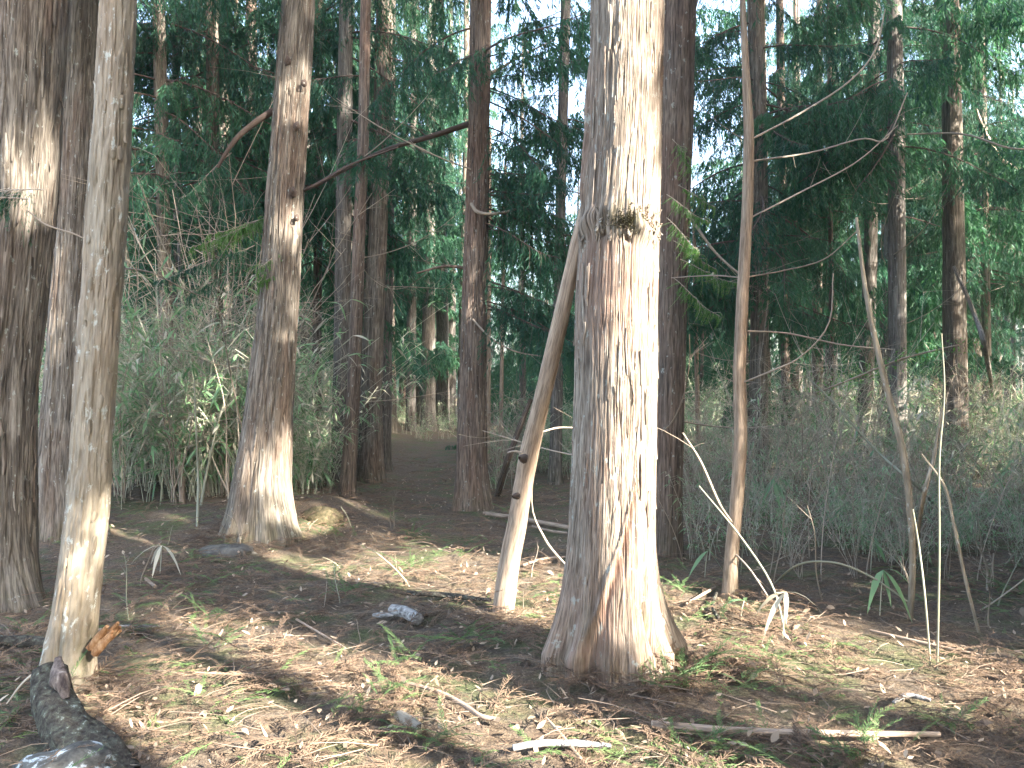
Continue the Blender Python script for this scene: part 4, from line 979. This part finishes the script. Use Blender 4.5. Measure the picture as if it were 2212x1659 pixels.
rgc = np.random.default_rng(93)
def thin_canes(n, pxr, dr, hr, label, group, mts):
    c = tries = 0
    while c < n and tries < 999:
        tries += 1
        y = sqrt(rgc.uniform(dr[0] ** 2, dr[1] ** 2)); px = rgc.uniform(*pxr); x = (px - 1106) / FPX * y
        if not clear(x, y): continue
        h = rgc.uniform(*hr); la = rgc.uniform(0, 2 * pi); ln = rgc.uniform(.1, .9) * h; bow = rgc.uniform(.8, 2.4); c += 1
        s_ = np.linspace(0, 1, 14); wob = .015 * h * np.sin(s_ * rgc.uniform(4, 9) + c)
        P = np.stack([ln * s_ ** bow * cos(la) + wob, ln * s_ ** bow * sin(la), -.04 + h * s_ * (1 - .2 * s_ * ln / h)], -1); g = G()
        r0 = rgc.uniform(.0035, .0065); g.tube(P, r0 * (1 - .7 * s_), 5, 0, rgc.random() * .5, False, .2, c)
        for q in range(rgc.integers(1, 5)):
            k = rgc.integers(4, 13); v = np.linspace(0, 1, 5); d_ = unit(P[k] - P[k - 1]) * .8 + unit(rgc.standard_normal(3)) * .7; l2 = h * rgc.uniform(.08, .3)
            g.tube(P[k] + d_ * (v * l2)[:, None], r0 * .45 * (1 - .7 * v), 3, 0, rgc.random() * .5)
        tag(obj('thin_stem', g.build('thin_stem', [M[mts[c % len(mts)]]]), None, (x, y, float(hgt(x, y)))), label, 'stem', group)
thin_canes(46, (1475, 2230), (5.0, 10), (.4, 1.9), 'thin bare stem standing on the open litter at right', 'thin bare stems on the right litter', ('cane_single', 'twig', 'twig'))
thin_canes(26, (240, 570), (8.8, 11.5), (1.4, 2.8), 'tall thin stem in front of the left bamboo', 'tall thin stems of the left thicket', ('cane_single', 'twig', 'cane'))
thin_canes(26, (220, 1150), (4.5, 9), (.12, .5), 'short thin dead stem poking out of the litter', 'short dead stems in the left and middle litter', ('twig', 'cane_single'))

# ------------------------------------------------------------------ logs, sticks, stump, stones
def log(name, label, cat, pts, mtl, end=None, sides=16, n=24, rough=.12, seed=0, lift=0.028):
    """pts: (px, py, width) lying on the ground"""
    B = [gp(p[0], p[1]) for p in pts]; base = B[0].copy()
    rr = [p[2] * .5 * b.y / FPX for p, b in zip(pts, B)]
    P = curve([b - base + Vector((0, 0, r * .85 + lift)) for b, r in zip(B, rr)], n)
    R = np.interp(np.linspace(0, 1, n), np.linspace(0, 1, len(pts)), rr)
    g = G(); g.tube(P, R, sides, 0, .45, False, rough, seed); t = thing(name, label, cat, base)
    obj('shaft', g.build('shaft', [M[mtl]]), t)
    for e, k in ((0, 1), (-1, -2)):
        c = G(); dv = unit(P[e] - P[k]); c.tube([P[e] - dv * R[e] * .1, P[e] + dv * R[e] * .06, P[e] + dv * R[e] * .1], [R[e] * .97, R[e] * .9, R[e] * .02], sides, 0, .5, False, rough, seed)
        obj('cut_end', c.build('cut_end', [M[end or mtl]]), t)
    return t, base
log('birch_log', 'short pale grey log in the shade left of the leaning trunk', 'log', [(848, 1338, 25), (875, 1345, 27), (905, 1360, 26)], 'grey_wood', None, 18, 24, .2, 1)
log('bark_fragment', 'flat curl of pale bark just left of the short grey log', 'bark', [(808, 1342, 9), (830, 1345, 13), (850, 1344, 8)], 'grey_wood', None, 8, 12, .4, 2)
log('cut_log', 'small cut log with a pale end in the front litter', 'log', [(862, 1570, 24), (885, 1585, 24), (908, 1600, 23)], 'bark_tan', 'pale_wood', 18, 24, .08, 3)
log('stick', 'crooked grey stick on the front litter right of the green sprigs', 'stick', [(870, 1488, 7), (950, 1512, 9), (1000, 1540, 11), (1040, 1568, 11), (1078, 1574, 10)], 'bark_slim', 'pale_wood', 10, 40, .1, 4)
log('pole', 'long straight brown pole lying across the front right litter', 'pole', [(1408, 1590, 18), (1600, 1602, 17), (1800, 1606, 15), (2030, 1606, 11)], 'bark_slim', 'pale_wood', 14, 50, .06, 5)
log('fallen_pole', 'thin tan pole lying behind the leaning trunk', 'pole', [(1046, 1118, 9), (1120, 1130, 10), (1232, 1150, 9)], 'bark_slim', 'pale_wood', 10, 24, .06, 6)
log('stick', 'pale stick lying just below the thin tan pole', 'stick', [(1150, 1145, 5), (1190, 1156, 6), (1225, 1160, 5)], 'bark_slim', None, 8, 14, .1, 7)
log('stick', 'white grey stick along the bottom edge below the sunlit cedar', 'stick', [(1108, 1640, 15), (1170, 1630, 16), (1250, 1628, 14), (1320, 1632, 10)], 'grey_wood', None, 12, 24, .2, 8)
log('stick', 'thin stick crossing the white grey one at the bottom', 'stick', [(1180, 1570, 6), (1215, 1610, 7), (1255, 1659, 6)], 'bark_slim', None, 8, 14, .1, 9)
log('stick', 'pale curved twig at the foot of the sunlit cedar', 'stick', [(1312, 1480, 5), (1345, 1462, 7), (1390, 1462, 6)], 'pale_wood', None, 8, 14, .1, 10)
log('stick', 'pale slanting stick right of the sunlit cedar root', 'stick', [(1482, 1318, 6), (1520, 1295, 7), (1545, 1280, 6)], 'bark_slim', None, 8, 14, .1, 11)
log('stick', 'long thin twig on the left litter above the sun patch', 'stick', [(420, 1467, 4), (520, 1470, 5), (620, 1466, 4)], 'bark_slim', None, 6, 20, .1, 12)
log('stick', 'slanting twig on the litter left of the short grey log', 'stick', [(640, 1350, 5), (690, 1380, 5), (745, 1412, 4)], 'bark_slim', None, 6, 20, .1, 13)
log('stick', 'dark branch lying behind the short grey log', 'stick', [(880, 1295, 10), (960, 1300, 12), (1060, 1310, 8)], 'lichen_log', None, 8, 24, .2, 14)
log('stick', 'pale stick on the litter before the leaning trunk foot', 'stick', [(1130, 1232, 6), (1170, 1218, 6), (1230, 1212, 5)], 'bark_slim', None, 8, 14, .1, 15)
log('stick', 'brown branch on the litter below the right sun band', 'stick', [(1880, 1375, 6), (2000, 1405, 8), (2120, 1430, 6)], 'bark_slim', None, 8, 24, .1, 16)
log('stick', 'short dark curved stick beside the slim stem foot', 'stick', [(1548, 1290, 7), (1540, 1320, 9), (1555, 1355, 9)], 'lichen_log', None, 8, 16, .15, 17, .02)
log('stick', 'pale stick across the sun patch at the bottom right', 'stick', [(2010, 1530, 9), (1960, 1520, 11), (1930, 1535, 8)], 'grey_wood', None, 8, 16, .2, 18)
log('mossy_branch', 'dark mossy branch lying at the far left edge', 'branch', [(-20, 1405, 22), (60, 1408, 26), (110, 1412, 22)], 'lichen_log', None, 12, 16, .2, 19)
log('stick', 'thin grey stick lying right of the orange splintered stub', 'stick', [(250, 1366, 6), (310, 1366, 7), (345, 1366, 5)], 'grey_wood', None, 8, 14, .1, 20)
log('stick', 'pale stick standing up at an angle on the left litter', 'stick', [(315, 1262, 7), (335, 1280, 8)], 'bark_slim', None, 8, 12, .1, 21)

def lump(label, name, cat, c, rad, mtl, seed, sq=(1, 1, .7), amp=.35, nu=40, nv=24):
    u = np.arange(nu) / nu * 2 * pi; v = np.linspace(0, pi, nv); U, Vv = np.meshgrid(u, v)
    D = np.stack([np.sin(Vv) * np.cos(U), np.sin(Vv) * np.sin(U), np.cos(Vv)], -1)
    R = rad * (1 - amp / 2 + amp * fbm(D[..., 0] * 1.7 + seed, D[..., 1] * 1.7, D[..., 2] * 1.7, seed, 4))
    V = D * R[..., None] * np.array(sq); ii = np.arange(nv - 1)[:, None] * nu; j = np.arange(nu)[None]; j2 = (j + 1) % nu
    me = mk(name, V.reshape(-1, 3), np.stack([ii + j, ii + nu + j, ii + nu + j2, ii + j2], -1).reshape(-1, 4), None, [M[mtl]])
    return tag(obj(name, me, None, c), label, cat)
lump('grey stone half sunk in the litter below the flared cedar', 'stone', 'rock', gp(480, 1200) + Vector((0, .1, -.03)), .21, 'rock', 3, (1.15, .8, .5), .8)
lump('white lichened rock at the bottom left edge', 'lichened_rock', 'rock', gp(150, 1690) + Vector((0, .05, .0)), .19, 'lichen_rock', 5, (1.1, .8, .5), .9)
lump('mossy mound topped with dry needles right of the flared cedar', 'mossy_mound', 'mound', gp(690, 1130) + Vector((0, .12, -.03)), .25, 'moss', 7, (1.0, .8, .66), .8)

# dark curved stump beside the tan trunk
P = [at(116, 1440, 3.52), at(122, 1500, 3.46), at(150, 1575, 3.30), at(205, 1645, 3.17), at(265, 1700, 3.08)]
base = gp(205, 1630); C = curve([p - base for p in P], 60)
g = G(); g.tube(C, np.interp(np.linspace(0, 1, 60), [0, .3, .7, 1], [.062, .09, .105, .09]), 32, 0, .3, False, .5, 4)
t = thing('broken_stump', 'dark lichen flecked broken stump curling out from the foot of the tan trunk', 'stump', base); obj('stump_body', g.build('stump_body', [M['lichen_log']]), t)
g = G(); P2 = [at(126, 1420, 3.44), at(128, 1450, 3.41), at(136, 1480, 3.38), at(143, 1510, 3.35)]
g.tube(curve([p - base for p in P2], 20), np.interp(np.linspace(0, 1, 20), [0, .5, 1], [.012, .036, .014]), 14, 0, .5, False, .5, 5); obj('broken_face', g.build('broken_face', [M['rotten_wood']]), t)
g = G(); q0 = at(205, 1402, 3.9); base = q0.copy()
for k in range(9):
    rr = np.random.default_rng(k); o = Vector((rr.uniform(-.02, .02), rr.uniform(-.03, .03), rr.uniform(-.02, .02)))
    g.tube([o, o + (at(228, 1375, 3.88) - q0) * .7, o * 1.5 + (at(248 + rr.uniform(-6, 4), 1358, 3.86) - q0)], [.02, .02, .008], 6, 0, .4, True, .3, k)
tag(obj('splintered_stub', g.build('splintered_stub', [M['fresh_wood']]), None, base), 'orange splintered wood stub sticking out right of the tan trunk', 'stub')
def thin_curve(name, label, pts, d, m='twig'):
    b = at(pts[0][0], pts[0][1], d); g = G(); C = curve([at(p[0], p[1], d) - b for p in pts], 24)
    g.tube(C, [p * .5 * d / FPX for p in np.interp(np.linspace(0, 1, 24), np.linspace(0, 1, len(pts)), [p[2] for p in pts])], 7, 0, .4, True, .1); tag(obj(name, g.build(name, [M[m]]), None, b), label, 'stick')
thin_curve('stick', 'thin curved branch propped on the dark stump at bottom left', [(15, 1520, 4), (50, 1475, 6), (85, 1448, 7), (118, 1432, 6)], 3.55)

# ------------------------------------------------------------------ litter
def spray_geo(seed, L=.24, n=26, bl=.075, bw_=.007, curl=.25, sides=2):
    """a shed cedar spray lying flat: rachis and side twiglets bent forwards"""
    rg = np.random.default_rng(seed); g = G(); t = np.linspace(0, 1, 4); c = rg.uniform(-curl, curl)
    ax = np.stack([L * t, c * L * t ** 2, .02 * np.sin(t * 3)], -1); g.tube(ax, .0022 * (1 - .6 * t), 3, 0, .1)
    for k in range(n):
        u = .08 + .92 * k / n; p = np.array([np.interp(u, t, ax[:, q]) for q in range(3)]); sg = 1 if k % 2 else -1
        an = sg * rg.uniform(.45, .95) * (1 - .35 * u) + 2 * c * u; l = bl * rg.uniform(.6, 1.25) * (1.1 - .55 * u)
        d1 = np.array([cos(an), sin(an), rg.uniform(-.1, .35)]); d2 = np.array([cos(an * .55), sin(an * .55), rg.uniform(-.6, .2)])
        p1 = p + d1 * l * .5; p2 = p1 + d2 * l * .5; sd = np.array([-sin(an), cos(an), rg.uniform(-.6, .6)]) * bw_ * .5
        V = [p - sd * .5, p + sd * .5, p1 - sd, p1 + sd, p2]
        g.add(V, [(0, 1, 3, 2)], [(2, 3, 4)], 0, None, rg.random() * .25)
    return g
def leaf_geo(seed):
    rg = np.random.default_rng(seed); g = G(); L = rg.uniform(.06, .10); g.leaf((0, 0, .004), [1, 0, rg.uniform(-.1, .35)], L, L * rg.uniform(.3, .5), rg.uniform(-.35, .5), 0, rg.random() * .2, rg.uniform(-.3, .3)); return g
SPR = [spray_geo(1000 + k, .20 + .02 * k, 26 + k, .055, .0046) for k in range(7)]
LFS = [leaf_geo(1100 + k) for k in range(8)]
SPRM = [s.build('dead_spray', [M['dead_spray']], False) for s in SPR]
SPGM = [s.build('green_spray', [M['green_spray']], False) for s in SPR]
LFM = [s.build('dead_leaf', [M['dead_leaf']]) for s in LFS]
rgl = np.random.default_rng(55)

def scatter(n, ymin, ymax, power=1.0, pad=.76):
    u = rgl.random(n); y = ymin + (ymax - ymin) * u ** power; x = rgl.uniform(-pad, pad, n) * y + rgl.uniform(-.2, .2, n)
    return x, y
def batch(name, geos, mtl, x, y, smin, smax, tilt, label, lift=.012, smooth=False):
    Vs, Qs, Ts, tis, off = [], [], [], [], 0
    z = hgt(x, y); k = rgl.integers(0, len(geos), len(x))
    for q, g in enumerate(geos):
        sel = np.nonzero(k == q)[0]
        if not len(sel): continue
        V, Q, T, qm, tm, gr, ti = g.arrays(); m = len(sel)
        rz = rgl.uniform(0, 2 * pi, m); tx = rgl.normal(0, tilt, m); ty = rgl.normal(0, tilt, m); s = rgl.uniform(smin, smax, m)
        P = V[None] * s[:, None, None]
        zz = P[..., 2] + P[..., 0] * np.tan(tx)[:, None] + P[..., 1] * np.tan(ty)[:, None]
        xx = P[..., 0] * np.cos(rz)[:, None] - P[..., 1] * np.sin(rz)[:, None]; yy = P[..., 0] * np.sin(rz)[:, None] + P[..., 1] * np.cos(rz)[:, None]
        Vs.append(np.stack([xx + x[sel][:, None], yy + y[sel][:, None], zz + z[sel][:, None] + lift + rgl.uniform(0, .03, m)[:, None]], -1).reshape(-1, 3))
        o = off + np.arange(m)[:, None, None] * len(V)
        Qs.append((Q[None] + o).reshape(-1, 4)); Ts.append((T[None] + o).reshape(-1, 3)); off += m * len(V)
        tis.append((ti[None] + np.clip(1.5 * (fbm(x[sel] * 1.4, y[sel] * 1.4, 4.4, 64, 3) - .22) * .75 + rgl.normal(0, .16, m), 0, .74)[:, None]).ravel())
    me = mk(name, np.concatenate(Vs), np.concatenate(Qs), np.concatenate(Ts), [M[mtl]], None, None, None, {'tint': np.concatenate(tis)}, smooth)
    return tag(obj(name, me), label, None, None, 'stuff')
x, y = scatter(15200, 1.9, 17, 1.2); keep = fbm(x * 1.9, y * 1.9, 0, 63, 3) + .09 * rgl.standard_normal(len(x)) > .44; x, y = x[keep], y[keep]
batch('cedar_litter', SPR, 'dead_spray', x, y, .45, 1.1, .16, 'brown shed cedar sprays covering the forest floor')
x, y = scatter(3600, 1.9, 12, 1.25); keep = fbm(x * 1.3, y * 1.3, 0, 61, 3) + .05 * rgl.standard_normal(len(x)) > .525
batch('green_litter', SPR, 'green_spray', x[keep], y[keep], .4, .9, .2, 'green shed cedar sprigs scattered in the litter')
x, y = scatter(4600, 1.9, 15, 1.15)
batch('leaf_litter', LFS, 'dead_leaf', x, y, .25, .62, .3, 'pale dead leaves scattered in the litter', .02, True)
tw = []
for k in range(5):
    rr = np.random.default_rng(1200 + k); g = G(); g.tube(curve([(0, 0, .01), (.12, .02 * rr.standard_normal(), .02), (.25, .03 * rr.standard_normal(), .01)], 5), [.0022, .002, .0018, .0014, .0008], 3, 0, .1); tw.append(g)
x, y = scatter(4200, 1.9, 17, 1.1)
batch('twig_litter', tw, 'twig_litter', x, y, .25, 1.1, .12, 'small dead twigs scattered in the litter', .02)

mo = bpy.data.objects['mossy_mound']
for q in range(26):
    a = rgl.uniform(0, 2 * pi); rr = rgl.uniform(.02, .2)
    obj('dry_spray', SPRM[q % 7], mo, (rr * cos(a), rr * .8 * sin(a), .15 - 1.6 * rr * rr), (rgl.normal(0, .25), .3 + rgl.normal(0, .3), a + rgl.normal(0, .5)), rgl.uniform(.5, .9))
k = 0                                                     # sprays heaped against the feet of the front trunks
for cx, cy, r0_, n in [(TREES['main'][1].x, TREES['main'][1].y, .27, 34), (TREES['L3'][1].x, TREES['L3'][1].y, .15, 16), (TREES['T580'][1].x, TREES['T580'][1].y, .4, 22), (TREES['L1'][1].x, TREES['L1'][1].y, .34, 16)]:
    for q in range(n):
        a = rgl.uniform(-pi, .1); rr = r0_ * rgl.uniform(1.05, 1.6); x, y = cx + rr * cos(a), cy + rr * sin(a)
        tag(obj('fallen_spray', SPRM[q % 7], None, (x, y, float(hgt(x, y)) + .05), (rgl.normal(0, .25), rgl.normal(-.1, .25), rgl.uniform(0, 6.28)), rgl.uniform(.6, 1.1)), 'brown shed cedar spray heaped at the foot of a front trunk', 'cedar spray', 'brown cedar sprays at the feet of the front trunks')
# single pieces that show largest
k = 0
for _ in range(3000):
    if k >= 190: break
    px, py = rgl.uniform(0, 2212), rgl.uniform(1260, 1655); p = gp(px, py)
    if not clear(p.x, p.y, .3): continue
    nr = Vector((rgl.normal(0, .15), rgl.normal(0, .15), 1)).normalized()
    e = nr.to_track_quat('Z', 'Y').to_euler(); e.z = 0
    q = Euler((rgl.normal(0, .15), rgl.normal(0, .15), rgl.uniform(0, 6.28)))
    tag(obj('fallen_spray', SPRM[k % 7], None, p + Vector((0, 0, .04)), q, rgl.uniform(.8, 1.4)), 'brown shed cedar spray lying on the near litter', 'cedar spray', 'brown cedar sprays on the near litter'); k += 1
k = 0
for _ in range(3000):
    if k >= 170: break
    px, py = rgl.uniform(0, 2212), rgl.uniform(1280, 1655)
    if rgl.random() > (.35 + .65 * exp(-((px - 700) / 350) ** 2 - ((py - 1600) / 90) ** 2) + .5 * exp(-((px - 1400) / 250) ** 2 - ((py - 1590) / 70) ** 2)): continue
    p = gp(px, py)
    if not clear(p.x, p.y, .3): continue
    tag(obj('fallen_leaf', LFM[k % 8], None, p + Vector((0, 0, .05)), (rgl.normal(0, .35), rgl.normal(0, .35), rgl.uniform(0, 6.28)), rgl.uniform(.4, .85)), 'pale dead leaf lying on the near litter', 'leaf', 'pale fallen leaves on the near litter'); k += 1

def tuft(label, px, py, n, s, group=None):
    b = gp(px, py); t = thing('green_sprig', label, 'sprig', b + Vector((0, 0, .015)), group)
    for q in range(n):
        a = rgl.uniform(0, 2 * pi)
        obj('spray', SPGM[rgl.integers(7)], t, (rgl.normal(0, .05 * s), rgl.normal(0, .05 * s), rgl.uniform(.0, .05)), (rgl.normal(0, .3), -rgl.uniform(.05, .6), a), s * rgl.uniform(.6, 1.1))
for lb, px, py, n, s in (
 ('bright green cedar sprigs in the sun left of the sunlit cedar', 878, 1440, 9, .8), ('round light green sprig close to the left root of the sunlit cedar', 1088, 1460, 7, .6),
 ('green sprigs on the front litter above the small cut log', 840, 1510, 9, .8), ('big green fern like tuft at the right foot of the sunlit cedar', 1480, 1490, 16, 1.0),
 ('green tuft behind the big one at the right foot of the sunlit cedar', 1500, 1445, 9, .8), ('low green tuft right in front of the sunlit cedar', 1420, 1500, 8, .7),
 ('dark green sprigs in shade left of the short grey log', 745, 1290, 9, 1.0), ('green tuft on the litter halfway to the path cedar', 880, 1238, 9, .9), ('small dark tuft beside the path before the path cedar', 890, 1165, 7, .9),
 ('wide dark green sprigs in the shadow left of the sunlit cedar root', 1010, 1400, 14, 1.0), ('green sprigs on the right litter under the sun band', 1650, 1445, 8, .8), ('yellow green sprigs right of the big tuft', 1620, 1500, 8, .8),
 ('green sprig at the bottom left of the white grey stick', 960, 1620, 9, .8), ('green sprig at the bottom behind the cut log', 760, 1565, 7, .7), ('green sprigs below the long brown pole', 1540, 1640, 8, .7),
 ('green sprigs at the bottom right below the pole', 1870, 1645, 9, .9), ('green sprigs on the left litter in dapple', 440, 1345, 8, .9), ('yellow green sprigs on the left slope litter', 480, 1400, 9, .9),
 ('green tuft between the broad cedar and the tan trunk', 70, 1370, 9, 1.0), ('dark green tuft at the far right edge of the litter', 2190, 1290, 10, 1.1), ('green tuft behind the slim stem foot', 1470, 1290, 8, .8),
 ('green patch of sprigs right of the curved sapling', 1990, 1220, 8, .9), ('green sprigs right at the path edge by the mossy mound', 730, 1160, 8, .9), ('green sprigs near the bottom right corner', 2060, 1580, 8, .8)):
    tuft(lb, px, py, n, s)

# ------------------------------------------------------------------ thin forest haze round the whole wood
zt = float(np.max(Zg))
zb = float(np.min(Zg)) - 1.0; ztop = 27.0; hx = 150.0
Vh = [(x, y, z) for z in (zb, ztop) for y in (-hx, hx) for x in (-hx, hx)]
me = mk('haze', Vh, [(0, 2, 3, 1), (4, 5, 7, 6), (0, 1, 5, 4), (2, 6, 7, 3), (0, 4, 6, 2), (1, 3, 7, 5)], None, (), smooth=False)
hm = bpy.data.materials.new('haze'); hm.use_nodes = True; hn = hm.node_tree
hn.nodes.remove(hn.nodes['Principled BSDF']); pv = hn.nodes.new('ShaderNodeVolumePrincipled')
pv.inputs['Color'].default_value = (.86, .95, .97, 1); pv.inputs['Density'].default_value = HAZE; pv.inputs['Anisotropy'].default_value = .2
hn.links.new(pv.outputs[0], hn.nodes['Material Output'].inputs['Volume']); me.materials.append(hm)
tag(obj('haze', me), 'thin bluish haze hanging through the wood', None, None, 'stuff')
